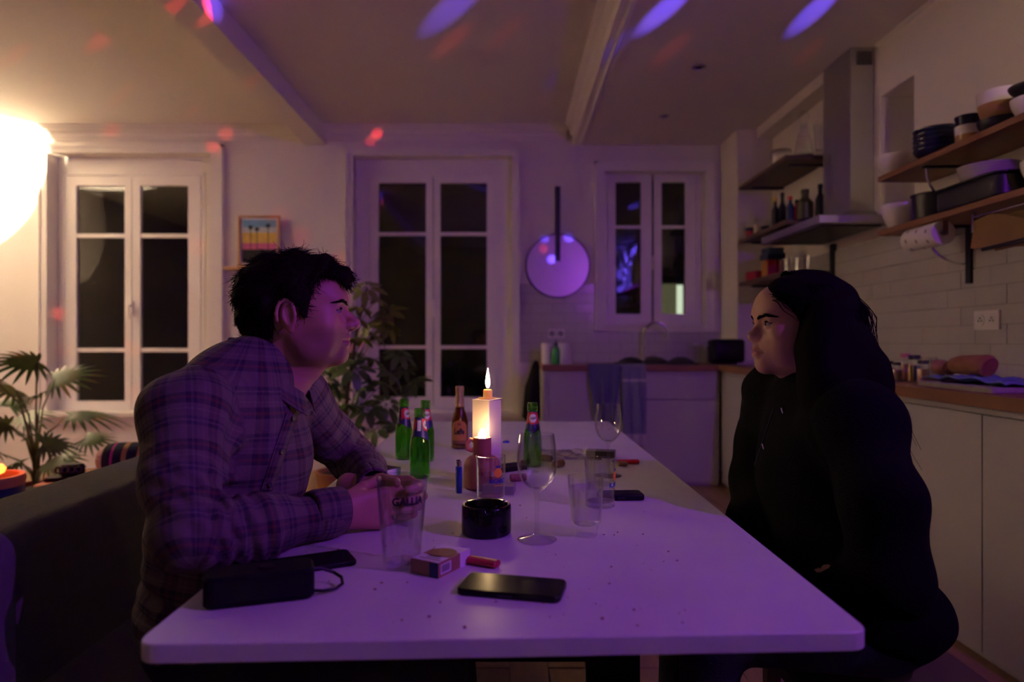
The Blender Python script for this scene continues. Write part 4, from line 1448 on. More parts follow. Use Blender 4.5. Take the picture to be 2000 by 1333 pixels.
# ---------------- little oil lamp
q = T(942, 953)
t = thing('oil_lamp', 'terracotta oil lamp with a strap handle glowing in front of the carton', 'lamp', (q.x, q.y, TZ))
obj('body', MB().lathe([(0, 0), (0.042, 0), (0.046, 0.005), (0.046, 0.058), (0.043, 0.070), (0.034, 0.078), (0.024, 0.082), (0, 0.082)], 40), 'terracotta', t, True)
obj('collar', MB().lathe([(0, 0.082), (0.0215, 0.082), (0.0225, 0.086), (0.0225, 0.124), (0.0205, 0.1265), (0.018, 0.124), (0, 0.122)], 36), 'terracotta', t, True)
obj('burner_flame', MB().lathe([(0, 0.122), (0.007, 0.1225), (0.0105, 0.128), (0.0100, 0.134), (0.006, 0.142), (0.002, 0.148), (0, 0.149)], 24), 'wick_glow', t, True)
obj('strap', MB().tube([(-0.020, -0.002, 0.118), (-0.030, -0.004, 0.122), (-0.038, -0.006, 0.112), (-0.037, -0.006, 0.098), (-0.026, -0.004, 0.094), (-0.020, -0.002, 0.098)], 0.0055, 8), 'strap', t, True)


# ---------------- lighters
def lighter(label, loc, rz, m_, lying=True, L=0.078):
    t = thing('lighter', label, 'lighter', loc, rz)
    if lying:
        t.rotation_euler = (PI / 2, 0, rz + PI / 2)
    e = []
    for i in range(20):
        a = 2 * PI * i / 20
        e.append((0.0062 * math.cos(a), 0.0115 * math.sin(a)) if lying else (0.0068 * math.cos(a), 0.0115 * math.sin(a)))
    dz = (0, 0.0115) if lying else (0, 0)
    e = [(b + 0, a + 0.0064) for a, b in e] if lying else e
    obj('body', MB().prism(e, 0.0, L * 0.82, 0, 0.001), m_, t, True)
    cx_, cy_ = (0, 0.0064) if lying else (0, 0)
    obj('head', MB().prism([(x_ * 0.86 + cx_ * 0.14, y_ * 0.9 + cy_ * 0.1) for x_, y_ in e], L * 0.82, L, 0, 0.001), 'chrome', t, True)
    obj('button', MB().box(cx_ - 0.004, cx_ + 0.004, cy_ + 0.001, cy_ + 0.0055, L * 0.84, L * 1.02), 'black', t)
    return t


q = T(896, 963)
lighter('blue lighter standing upright beside the terracotta oil lamp', (q.x, q.y, TZ), 0.5, 'blue_plastic', False)
q = T(972, 1110)
lighter('red lighter lying between cigarette pack and front phone', (q.x, q.y, TZ), math.radians(153), 'pink_plastic', True, 0.074)
q = T(1247, 906)
lighter('bright red lighter lying far right behind the glasses', (q.x, q.y, TZ), math.radians(185), 'red_plastic', True, 0.078)


# ---------------- drinking glasses
def tumbler(label, px, py, prof, level=None, liquid='water', group=None, rot=0):
    q = T(px, py)
    t = thing('drinking_glass', label, 'glass', (q.x, q.y, TZ), rot, group)
    obj('glass', MB().lathe(prof, 40), 'glass', t, True, 50)
    return t


def walls(rb, rt, h, base, th=0.0018, foot=None):
    out = [(0, 0), (rb * 0.92, 0), (rb, 0.002)]
    for i in range(1, 9):
        z = h * i / 8
        out.append((rb + (rt - rb) * i / 8, z))
    inn = [(rt - th, h)]
    for i in range(7, -1, -1):
        z = max(base, h * i / 8)
        inn.append((rb + (rt - rb) * z / h - th, z))
    return out + inn + [(0, base)]


def fill(rb, rt, h, base, level, th=0.0021):
    r0 = rb + (rt - rb) * base / h - th
    r1 = rb + (rt - rb) * level / h - th
    return MB().lathe([(0, base + 0.0004), (r0, base + 0.0004), (r1, level), (0, level)], 40)


# printed long-drink glasses
for lab, px, py, rot, lev, liq in (('straight glass with orange disc print, half full, in front of the oil lamp', 958.5, 979, 0.55, 0.062, 'pastis'),
                                   ('straight glass with orange disc print, behind the water tumbler', 1172, 989, 1.15, 0.05, 'water')):
    t = tumbler(lab, px, py, walls(0.0325, 0.0345, 0.105, 0.012), group='glasses printed with an orange disc')
    t.rotation_euler.z = rot
    obj('liquid', fill(0.0325, 0.0345, 0.105, 0.012, lev), liq, t, True, 50)
    rf = prof_r([(0.0325, 0), (0.0345, 0.105)])

    def disc_(a, b):
        ph = 2 * PI * a
        u, z = 0.0105 * b * math.cos(ph), 0.070 + 0.0105 * b * math.sin(ph)
        r = rf(z) + 0.0005
        an = FACE + u / r
        return (r * math.cos(an), r * math.sin(an), z)
    obj('orange_disc', MB().grid(29, 5, disc_), 'orange_print', t, True)
    obj('disc_rays', wrap_patch(-0.006, 0.006, 0.082, 0.088, FACE, rf, lambda a: (0.082, 0.0835 + 0.004 * abs(math.sin(a * 9))), 14, 3, 0.0005), 'blue_print', t, True)
    obj('lettering', wrap_text('RICARD', 0.0125, 0.051, FACE, rf, 0.0005, 0.98, 0, 0.0005), 'blue_print', t)
    obj('print_line', wrap_patch(-0.010, 0.010, 0.0405, 0.0418, FACE, rf, None, 10, 2, 0.0005), 'orange_print', t, True)

# water tumbler: wide foot, tapered body
wp = [(0, 0), (0.021, 0), (0.0225, 0.003), (0.0222, 0.012), (0.0255, 0.020), (0.0290, 0.028), (0.0318, 0.07), (0.0345, 0.113), (0.0328, 0.113), (0.030, 0.07), (0.0272, 0.03), (0.022, 0.022), (0, 0.0205)]
t = tumbler('tapered tumbler of water standing right of the big wine glass', 1144, 1046, wp)
obj('water', MB().lathe([(0, 0.0208), (0.0218, 0.0224), (0.0268, 0.0304), (0.0296, 0.07), (0.0310, 0.092), (0, 0.092)], 40), 'water', t, True, 50)

# tall beer glass
t = tumbler('tall empty beer glass with dark lettering in front of the hands', 785, 1106, walls(0.0300, 0.0420, 0.146, 0.009, 0.0022))
rf = prof_r([(0.0300, 0), (0.0420, 0.146)])
obj('lettering', wrap_text('GALLIA', 0.0170, 0.113, FACE + 0.42, rf, 0.0008, 0.95, 0.0, 0.0005), 'black_print', t)
obj('small_print', wrap_patch(-0.003, 0.003, 0.0995, 0.1010, FACE + 0.80, rf, None, 5, 2, 0.0005), 'pack_grey', t, True)

# wine glasses
wg = [(0, 0), (0.0355, 0), (0.0365, 0.0012), (0.034, 0.0028), (0.015, 0.0065), (0.006, 0.011), (0.0042, 0.020), (0.0036, 0.05), (0.0042, 0.082), (0.007, 0.090), (0.018, 0.098), (0.0285, 0.110), (0.0348, 0.125), (0.0372, 0.140),
      (0.0365, 0.160), (0.0340, 0.180), (0.0318, 0.1965), (0.0308, 0.1965), (0.0330, 0.18), (0.0353, 0.16), (0.0360, 0.14), (0.0335, 0.1255), (0.0270, 0.111), (0.0165, 0.0995), (0.005, 0.094), (0, 0.0935)]
for lab, px, py in (('large clear wine glass in the foreground beside the ashtray', 1049, 1055), ('clear wine glass farther back on the right of the table', 1188, 930)):
    q = T(px, py)
    t = thing('wine_glass', lab, 'wine glass', (q.x, q.y, TZ), 0, 'wine glasses on the table')
    obj('bowl_and_stem', MB().lathe(wg, 48), 'glass', t, True, 50)
    obj('wine_dregs', MB().lathe([(0, 0.0938), (0.004, 0.0942), (0.009, 0.0962), (0, 0.0966)], 20), 'pastis', t, True)

# ---------------- ashtray
q = T(950, 1042)
t = thing('ashtray', 'deep round black ashtray in the middle of the table', 'ashtray', (q.x, q.y, TZ), 0.1)
ash = MB()
N = 96
prof = [(0.0, 0.0), (0.044, 0.0), (0.047, 0.003), (0.0475, 0.010), (0.0475, 0.052), (0.0465, 0.0555), (0.0445, 0.057), (0.0415, 0.0565), (0.040, 0.054), (0.0395, 0.012), (0.036, 0.009), (0, 0.009)]
vs_, fs = [], []
for k, (r, z) in enumerate(prof):
    for i in range(N):
        a = 2 * PI * i / N
        dz = 0
        if 4 <= k <= 8:
            for a0 in (FACE, FACE + 2 * PI / 3, FACE + 4 * PI / 3):
                d = abs((a - a0 + PI) % (2 * PI) - PI) * 0.045
                if d < 0.0055:
                    dz = -0.0085 * math.sqrt(1 - (d / 0.0055) ** 2) * (1 if k > 4 else 0.8)
        vs_.append((r * math.cos(a), r * math.sin(a), max(z + dz, 0 if k < 9 else z)))
for k in range(len(prof) - 1):
    for i in range(N):
        j = (i + 1) % N
        fs.append((k * N + i, k * N + j, (k + 1) * N + j, (k + 1) * N + i))
obj('bowl', MB().add(vs_, fs), 'blackgloss', t, True, 40)
obj('ash', MB().lathe([(0, 0.014), (0.02, 0.0125), (0.036, 0.0095), (0, 0.0092)], 20), 'pack_grey', t, True)


# ---------------- cigarette packs
def pack(label, a, b, w_, h, mats, text=False, name='cigarette_pack', cat='cigarette pack'):
    """a box lying flat: a and b are ends of its long axis on the table"""
    a, b = Vector(a), Vector(b)
    d = b - a
    L = d.length
    t = thing(name, label, cat, (*((a + b) / 2).to_2d(), TZ), math.atan2(d.y, d.x))
    obj('body', MB().box(-L / 2, L * 0.18, -w_ / 2, w_ / 2, 0, h), mats[0], t)
    obj('lid', MB().box(L * 0.182, L / 2, -w_ / 2, w_ / 2, 0, h), mats[1], t)
    return t, L


fc, lc = T(852, 1132), T(806, 1119)
rc = T(914, 1101)
mid = (fc + lc) / 2
t, L = pack('brown and white cigarette pack lying in front of the tall beer glass', mid, mid + (rc - fc), 0.054, 0.0235, ('pack_brown', 'pack_white'))
lp = obj('warning_panel', MB().box(-L / 2 + 0.001, -L / 2 + 0.030, -0.026, 0.026, 0.0236, 0.0240), 'label_white', t)
# two lines of warning print, too small to read
for (xa, wd_) in ((0.009, 0.040), (0.017, 0.026)):
    obj('print_line', MB().box(-L / 2 + xa, -L / 2 + xa + 0.0045, -wd_ / 2 - 0.003, wd_ / 2 - 0.003, 0.0240, 0.0242), 'pack_grey', lp)
obj('round_picture', MB().lathe([(0, 0.0237), (0.024, 0.0237), (0.024, 0.0240), (0, 0.0240)], 24, c=(0.004, 0, 0)), 'label_brown', t)
sp_ = obj('side_label', MB().box(-L / 2 + 0.006, -L / 2 + 0.034, -0.0276, -0.0271, 0.004, 0.020), 'label_white', t)
for i in range(9):
    obj('barcode_line', MB().box(-L / 2 + 0.009 + 0.0024 * i, -L / 2 + 0.010 + 0.0024 * i, -0.0279, -0.0276, 0.007, 0.018), 'black_print', sp_)
obj('end_label', MB().box(-L / 2 - 0.0005, -L / 2, -0.027, -0.010, 0.0, 0.0235), 'bookblue', t)

t, L = pack('dark flat pack with a pale side lying behind the man\'s hand, by the green bottles', (-0.292 - 0.02, 1.832 + 0.02, 0), (-0.358, 1.885, 0), 0.056, 0.0225, ('pack_dark', 'pack_dark'))
obj('pale_side', MB().box(-L / 2 - 0.0006, -L / 2, -0.027, 0.027, 0.001, 0.0215), 'pack_white', t)
pack('grey pack half hidden behind the printed glass', (0.015, 1.655, 0), (-0.06, 1.665, 0), 0.05, 0.021, ('pack_grey', 'pack_grey'))
q = T(1172, 897)
t, L = pack('dark pack lying under the farther wine glass', (q.x + 0.052, q.y + 0.03, 0), (q.x - 0.036, q.y + 0.05, 0), 0.05, 0.021, ('pack_dark', 'pack_grey'))
q = T(998, 920)
pack('small black wallet lying between oil lamp and single green bottle', (q.x - 0.05, q.y - 0.02, 0), (q.x + 0.03, q.y + 0.04, 0), 0.055, 0.014, ('black', 'black'), name='wallet', cat='wallet')


# ---------------- phones
def phone(label, c, rz, L, W, th=0.008):
    t = thing('smartphone', label, 'phone', (c[0], c[1], TZ), rz)
    obj('body', MB().prism(rrect(L, W, 0.011, 6), 0, th, 0, 0.0016), 'black', t, True)
    obj('screen', MB().prism(rrect(L - 0.004, W - 0.004, 0.009, 6), th, th + 0.0005), 'screen', t)
    obj('side_button', MB().box(-L * 0.1, L * 0.05, -W / 2 - 0.0008, -W / 2 + 0.001, th * 0.35, th * 0.65), 'iron', t)
    obj('earpiece', MB().box(L / 2 - 0.0045, L / 2 - 0.0035, -0.006, 0.006, th + 0.0005, th + 0.0007), 'charcoal', t)
    return t


phone('black smartphone lying face up in the foreground', (0.006, 1.007), math.radians(-13), 0.152, 0.076, 0.0095)
phone('black smartphone lying behind the speaker by the man\'s sleeve', (-0.330, 1.118), math.radians(27), 0.150, 0.072)
phone('small dark phone lying behind the glasses on the right of the table', (0.262, 1.60), math.radians(3), 0.105, 0.056, 0.013)

# ---------------- speaker with strap
c0, c1 = T(400, 1198), T(621, 1172)
d = c1 - c0
t = thing('portable_speaker', 'black portable speaker box with strap loop at the near left corner', 'speaker', (c0.x + d.x / 2 - 0.014, c0.y + d.y / 2 + 0.029, TZ), math.atan2(d.y, d.x))
obj('body', MB().prism(rrect(d.length, 0.058, 0.012, 6), 0.001, 0.044, 0, 0.004), 'blacksoft', t, True)
obj('grille', MB().box(-d.length / 2 + 0.014, d.length / 2 - 0.014, -0.0297, -0.0288, 0.008, 0.037), 'black', t)
hl = d.length / 2
obj('strap_loop', MB().tube([(hl - 0.002, 0.018, 0.030), (hl + 0.012, 0.022, 0.027), (hl + 0.030, 0.026, 0.018), (hl + 0.041, 0.017, 0.012), (hl + 0.041, 0.000, 0.008), (hl + 0.030, -0.012, 0.006), (hl + 0.012, -0.016, 0.006), (hl - 0.004, -0.015, 0.008)], 0.0026, 8), 'black', t, True)
obj('button', MB().lathe([(0, 0.044), (0.012, 0.044), (0.012, 0.0452), (0, 0.0455)], 20, c=(0.01, 0, 0)), 'black', t, True)

# ---------------- small litter on the table
corks = [(1012, 941, 0.3, 'brown cork lying beside the grey pack'), (1026, 910, 1.2, 'brown cork lying left of the single green bottle'), (1066, 902, 2.4, 'brown cork lying right of the single green bottle'), (1091, 913, 0.9, 'brown cork farthest right behind the big wine glass')]
for px, py, rz, lab in corks:
    q = T(px, py)
    o = one('cork', lab, 'cork', MB().tube([(-0.021, 0, 0.0105), (-0.019, 0, 0.0105), (0.019, 0, 0.0105), (0.021, 0, 0.0105)], [0.0092, 0.0104, 0.0104, 0.0092], 16), 'cork', (q.x, q.y, TZ), rz, 'corks on the table')
q = T(1108, 890)
rr = random.Random(5)
ph = [rr.uniform(0, 6) for _ in range(6)]
cel = MB().grid(36, 30, lambda u, v: (q.x - 0.10 + 0.20 * u, q.y - 0.09 + 0.20 * v, TZ + 0.0012 + max(0, 0.010 * math.sin(9 * u + ph[0]) * math.sin(7 * v + ph[1]) + 0.006 * math.sin(21 * u + 9 * v + ph[2]) + 0.004 * math.sin(31 * v + ph[3])) * (1 - (2 * u - 1) ** 4) * (1 - (2 * v - 1) ** 4)))
tag(obj('plastic_film', cel, 'film', None, True, 180), 'crumpled clear plastic film lying between bottle and farther wine glass', 'plastic film')
q = T(1148, 886)
tis = MB().grid(14, 14, lambda u, v: (q.x + 0.035 * (u - .5) * (1 + .3 * math.sin(9 * v)), q.y + 0.035 * (v - .5), TZ + 0.001 + 0.024 * max(0, math.sin(PI * u) * math.sin(PI * v)) * (0.6 + 0.4 * math.sin(13 * u + 7 * v))))
tag(obj('tissue', tis, 'paper', None, True, 180, solid=0.001), 'small crumpled white tissue behind the dark pack', 'tissue')
q = T(988, 865)
one('plastic_token', 'tiny round blue plastic token right of the carton', 'token', MB().lathe([(0, 0.006), (0.010, 0.006), (0.013, 0.003), (0.014, 0.0), (0, 0)], 20), 'blue_plastic', (q.x, q.y, TZ))
q = T(1212, 908)
one('cork', 'short dark stub lying at the end of the bright red lighter', 'stub', MB().tube([(-0.015, 0, 0.008), (0.0, 0.001, 0.008), (0.015, 0, 0.007)], [0.006, 0.008, 0.007], 12), 'pack_brown', (q.x, q.y - 0.03, TZ), 0.4)
cr = MB()
for i in range(70):
    px, py = rr.uniform(640, 1350), rr.uniform(940, 1230)
    q = T(px, py)
    if abs(q.x) > 0.42:
        continue
    s = rr.uniform(0.0008, 0.0024)
    cr.lathe([(0, 0), (s, 0.0002), (s * 0.8, s * 0.8), (0, s)], 6, c=(q.x, q.y, TZ))
tag(obj('crumbs', cr, 'pack_brown'), 'dark crumbs and ash flecks scattered over the white table', 'crumbs', kind='stuff')

# ================================================================== seating
sf = thing('sofa', 'dark grey fabric sofa along the left side of the table', 'sofa', (-1.1, 1.8, 0))


def pad(x0, x1, y0, y1, z0, z1, r):
    """upholstered block with soft rounded edges"""
    b_ = MB()
    w_, d_ = x1 - x0, y1 - y0
    rings = []
    K = 7
    for i in range(K):
        a = PI / 2 * i / (K - 1)
        rings.append((r * (1 - math.cos(PI / 2 - a)), z0 + r * (1 - math.sin(PI / 2 - a))))
    rings2 = [(ins, z1 - (z - z0)) for ins, z in reversed(rings)]
    allr = rings + rings2
    n = None
    vs2 = []
    for ins, z in allr:
        poly = rrect(w_ - 2 * ins, d_ - 2 * ins, max(r - ins, 0.01), 5, (x0 + x1) / 2, (y0 + y1) / 2)
        n = len(poly)
        vs2 += [(x_, y_, z) for x_, y_ in poly]
    fs2 = []
    for k in range(len(allr) - 1):
        for i in range(n):
            j = (i + 1) % n
            fs2.append((k * n + i, k * n + j, (k + 1) * n + j, (k + 1) * n + i))
    fs2 += [tuple(range(n - 1, -1, -1)), tuple(range((len(allr) - 1) * n, len(allr) * n))]
    return b_.add(vs2, fs2)


obj('backrest', pad(-0.15, 0.12, -0.62, 0.95, 0.14, 0.735, 0.045), 'sofa', sf, True, 60)
obj('armrest', pad(-0.17, 0.28, -0.92, -0.63, 0.10, 0.80, 0.05), 'sofa', sf, True, 60)
obj('seat', pad(0.10, 0.66, -0.60, 0.95, 0.16, 0.40, 0.04), 'sofa', sf, True, 60)
for sx in (-0.12, 0.58):
    for sy in (-0.55, 0.85):
        obj('leg', MB().box(sx - 0.02, sx + 0.02, sy - 0.02, sy + 0.02, 0, 0.17), 'pine', sf)
bn = thing('stool', 'dark stool under the woman in black', 'stool', (0.80, 1.50, 0))
obj('seat', MB().prism(rrect(0.40, 0.40, 0.04), 0.365, 0.405, 0, 0.006), 'darkwood', bn)
for sx in (-0.16, 0.16):
    for sy in (-0.16, 0.16):
        obj('leg', MB().box(sx - 0.016, sx + 0.016, sy - 0.016, sy + 0.016, 0, 0.365), 'darkwood', bn)

# ================================================================== left corner
lb = thing('low_bench', 'low orange wooden bench behind the sofa carrying cushion and black ornament', 'bench', (-1.775, 3.10, 0))
obj('top', MB().prism(rrect(0.50, 0.42, 0.03), 0.46, 0.50, 0, 0.004), 'pine', lb)
for sx in (-0.21, 0.21):
    for sy in (-0.15, 0.15):
        obj('leg', MB().box(sx - 0.022, sx + 0.022, sy - 0.022, sy + 0.022, 0, 0.46), 'pine', lb)
# striped cushion: a rounded bolster lying across
cu = thing('cushion', 'dark bolster cushion with ochre and pink stripes behind the sofa', 'cushion', (-1.67, 3.07, 0.503), math.radians(6))
L0, Rr = 0.34, 0.078
bands = [(-1.0, -0.72, 'fur'), (-0.72, -0.50, 'cushion_dark'), (-0.50, -0.44, 'cushion_pink'), (-0.44, -0.22, 'cushion_dark'), (-0.22, -0.10, 'cushion_ochre'), (-0.10, 0.16, 'cushion_dark'), (0.16, 0.27, 'cushion_ochre'), (0.27, 0.52, 'cushion_dark'), (0.52, 0.62, 'cushion_ochre'), (0.62, 0.84, 'cushion_dark'), (0.84, 1.0, 'cushion_ochre')]


def bol(t_):
    return Rr * (max(0.0, 1 - abs(t_) ** 5)) ** 0.5


for a, b, m_ in bands:
    vs2 = MB()

    def fn(u, v):
        t_ = a + (b - a) * u
        r = bol(t_)
        an = 2 * PI * v
        return (t_ * L0 / 2, r * math.cos(an), Rr + r * math.sin(an))
    obj('stripe' if m_ != 'fur' else 'end_cap', MB().grid(7, 29, fn), m_, cu, True, 180)
# black ornament
orn = thing('ornament', 'small black ornament shaped like a squat camera on the low bench', 'ornament', (-1.93, 3.02, 0.50), 0.2)
obj('base', MB().prism(rrect(0.20, 0.10, 0.02), 0, 0.018, 0, 0.004), 'black', orn)
obj('body', MB().prism(rrect(0.10, 0.07, 0.03), 0.018, 0.07, 0, 0.010), 'black', orn, True)
for i in range(4):
    obj('ring', MB().tube([(-0.04 + 0.027 * i + 0.012 * math.cos(a), -0.038, 0.05 + 0.013 * math.sin(a)) for a in [2 * PI * k / 14 for k in range(14)]], 0.004, 6, closed=True), 'charcoal', orn, True)
# blue pot with red lamp
bp2 = thing('blue_pot', 'dark blue glazed pot at the left edge', 'pot', (-2.195, 2.86, 0))
obj('body', MB().lathe([(0, 0), (0.12, 0), (0.135, 0.02), (0.14, 0.45), (0.138, 0.525), (0.12, 0.53), (0.118, 0.5), (0, 0.5)], 36), 'potblue', bp2, True)
obj('rim', MB().lathe([(0.118, 0.505), (0.140, 0.505), (0.145, 0.53), (0.14, 0.548), (0.12, 0.548), (0.118, 0.505)], 36), 'potclay', bp2, True)
rl = thing('red_lamp', 'small glowing red bowl lamp on the blue pot', 'lamp', (RED.x, RED.y - 0.10, 0.549))
obj('bowl', MB().lathe([(0, 0), (0.03, 0), (0.055, 0.012), (0.06, 0.028), (0.05, 0.043), (0.03, 0.05), (0, 0.052)], 28), 'ember', rl, True)
obj('glow_core', MB().lathe([(0, 0.045), (0.012, 0.047), (0.018, 0.053), (0.01, 0.058), (0, 0.060)], 16, c=(0.015, -0.02, -0.008)), 'ember_core', rl, True)


# ---------------- plants
def frond(L, n=6, spread=1.95, droop=0.5, width=0.13):
    """deeply cut leaf: narrow lobes fanned round a midrib, lying along +x"""
    b_ = MB()
    for s in range(-n, n + 1):
        a = spread * s / n
        l = L * (1 - 0.45 * abs(s) / n)
        bx_ = 0.30 * L * max(0, 1 - abs(s) / n)
        wdt = width * L * (0.8 + 0.2 * (1 - abs(s) / n))
        vs2, fs2 = [], []
        K = 5
        for k in range(K + 1):
            t_ = k / K
            r = l * t_
            x_, y_ = bx_ * min(1, t_ * 3) * 0.6 + r * math.cos(a), r * math.sin(a)
            w2 = wdt * 0.5 * (1 - t_) ** 0.6 * (0.5 + 0.5 * min(1, t_ * 3))
            z_ = -droop * (r * r) / L + 0.02 * L * math.sin(t_ * 3)
            nx_, ny_ = -math.sin(a), math.cos(a)
            vs2 += [(x_ + nx_ * w2, y_ + ny_ * w2, z_), (x_, y_, z_ - 0.12 * w2), (x_ - nx_ * w2, y_ - ny_ * w2, z_)]
        for k in range(K):
            for c_ in (0, 1):
                fs2.append((3 * k + c_, 3 * k + c_ + 1, 3 * k + 4 + c_, 3 * k + 3 + c_))
        b_.add(vs2, fs2)
    return b_


def aim(o, loc, yaw, pitch, roll, s=1.0):
    o.location = loc
    o.rotation_euler = (Matrix.Rotation(yaw, 3, 'Z') @ Matrix.Rotation(pitch, 3, 'Y') @ Matrix.Rotation(roll, 3, 'X')).to_euler()
    o.scale = (s, s, s)


YP = 3.75
base = P(70, 930, YP)
pl_ = thing('potted_philodendron', 'large green philodendron with deeply cut leaves in the left corner', 'plant', (base.x, base.y, 0))
obj('pot', MB().lathe([(0, 0), (0.14, 0), (0.17, 0.30), (0.18, 0.32), (0.16, 0.32), (0.15, 0.29), (0, 0.29)], 32), 'potclay', pl_, True)
obj('soil', MB().lathe([(0, 0.30), (0.155, 0.295), (0.155, 0.28), (0, 0.28)], 24), 'soil', pl_, True)
leaves = [(72, 708, 215, 3.4, .15, .2), (108, 742, 200, 0.2, -.1, .3), (30, 762, 170, 2.6, .3, .2), (140, 812, 210, 0.4, .15, -.2), (48, 812, 180, -0.6, .2, 0), (168, 857, 150, -0.1, .25, .1),
          (15, 830, 170, 3.6, .2, .3), (85, 868, 170, 0.9, .3, .3), (118, 892, 150, -0.5, .4, .1), (60, 860, 160, 2.2, .1, .4), (-20, 735, 190, 2.9, .1, 0), (40, 905, 150, 4.3, .3, .1), (20, 795, 150, 1.6, -.2, 0),
          (82, 770, 130, 4.4, .3, 0), (95, 905, 140, 5.6, .2, .2), (-15, 880, 170, 3.3, .2, .1)]
fmesh = None
for i, (px, py, sz, yaw, pt, rl_) in enumerate(leaves):
    q = P(px, py, YP + 0.25 * math.sin(i * 1.7))
    loc = q - Vector((base.x, base.y, 0))
    if fmesh is None:
        o = obj('leaf', frond(1.0, 7, 2.0, 0.35, 0.17), 'leaf', pl_, True, 180)
        fmesh = o.data
    else:
        o = link_mesh('leaf', fmesh, pl_)
    s = sz * YP / F0 * 0.40
    aim(o, loc, yaw, pt - 0.15, rl_ + 0.45, s)
    m_ = Vector((loc.x * 0.35, loc.y * 0.35, 0.30 + (loc.z - 0.30) * 0.75))
    obj('leaf_stalk', MB().tube([(0, 0, 0.29), (loc.x * 0.1, loc.y * 0.1, 0.30 + (loc.z - 0.3) * 0.4), m_, loc - Vector((0, 0, 0.0))], [0.007, 0.006, 0.005, 0.003], 6), 'stem', pl_, True)
# umbrella tree behind the man
YS = 4.3
base = P(668, 900, YS)
um = thing('umbrella_plant', 'tall bushy umbrella plant behind the man, in front of the tall window', 'plant', (base.x, base.y, 0))
obj('pot', MB().lathe([(0, 0), (0.13, 0), (0.16, 0.28), (0.17, 0.30), (0.15, 0.30), (0.14, 0.27), (0, 0.27)], 28), 'potclay', um, True)
obj('soil', MB().lathe([(0, 0.28), (0.145, 0.275), (0.145, 0.26), (0, 0.26)], 20), 'soil', um, True)


def whorl():
    b_ = MB()
    for k in range(8):
        a = 2 * PI * k / 8
        l = 1.0 - 0.12 * (k % 3)
        vs2, fs2 = [], []
        K = 5
        for i in range(K + 1):
            t_ = i / K
            r = 0.22 + l * 0.78 * t_
            w2 = 0.19 * math.sin(PI * min(0.97, 0.06 + t_ * 0.94)) ** 0.7
            z_ = -0.5 * r * r
            vs2 += [(r * math.cos(a) - w2 * math.sin(a), r * math.sin(a) + w2 * math.cos(a), z_ + 0.02), (r * math.cos(a), r * math.sin(a), z_), (r * math.cos(a) + w2 * math.sin(a), r * math.sin(a) - w2 * math.cos(a), z_ + 0.02)]
        for i in range(K):
            for c_ in (0, 1):
                fs2.append((3 * i + c_, 3 * i + c_ + 1, 3 * i + 4 + c_, 3 * i + 3 + c_))
        b_.add(vs2, fs2)
        b_.tube([(0, 0, 0), (0.11 * math.cos(a), 0.11 * math.sin(a), 0.0), (0.24 * math.cos(a), 0.24 * math.sin(a), -0.03)], 0.012, 4)
    return b_


wm = {}
spots = [(715, 562), (740, 585), (703, 600), (752, 610), (722, 630), (690, 622), (735, 655), (760, 640), (700, 660), (655, 712), (690, 720), (725, 700), (668, 750), (705, 762), (645, 770), (740, 745), (765, 730), (790, 720),
         (680, 790), (720, 800), (755, 790), (650, 810), (700, 830), (790, 770), (735, 838), (670, 850), (770, 830), (810, 745), (690, 690), (780, 690), (640, 740), (660, 690)]
trunk = [(0, 0, 0.27), (0.02, 0, 0.6), (0.04, 0.02, 0.9), (0.10, 0.0, 1.2), (0.16, 0.0, 1.45)]
obj('trunk', MB().tube(trunk, [0.016, 0.014, 0.012, 0.009, 0.006], 8), 'bark', um, True)
for i, (px, py) in enumerate(spots):
    q = P(px, py, YS + 0.22 * math.sin(i * 2.3))
    loc = q - Vector((base.x, base.y, 0))
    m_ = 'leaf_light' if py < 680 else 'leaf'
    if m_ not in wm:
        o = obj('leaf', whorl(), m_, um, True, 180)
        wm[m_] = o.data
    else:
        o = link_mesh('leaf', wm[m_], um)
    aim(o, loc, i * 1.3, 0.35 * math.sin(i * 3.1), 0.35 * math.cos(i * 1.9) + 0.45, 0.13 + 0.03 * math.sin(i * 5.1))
    hz = min(1.4, max(0.35, loc.z - 0.12))
    k = max(j for j in range(len(trunk)) if trunk[j][2] <= hz)
    st = Vector(trunk[k])
    obj('leaf_stalk', MB().tube([st, (st + loc) / 2 + Vector((0, 0, 0.03)), loc], [0.004, 0.003, 0.0025], 5), 'stem', um, True)

from mathutils.bvhtree import BVHTree

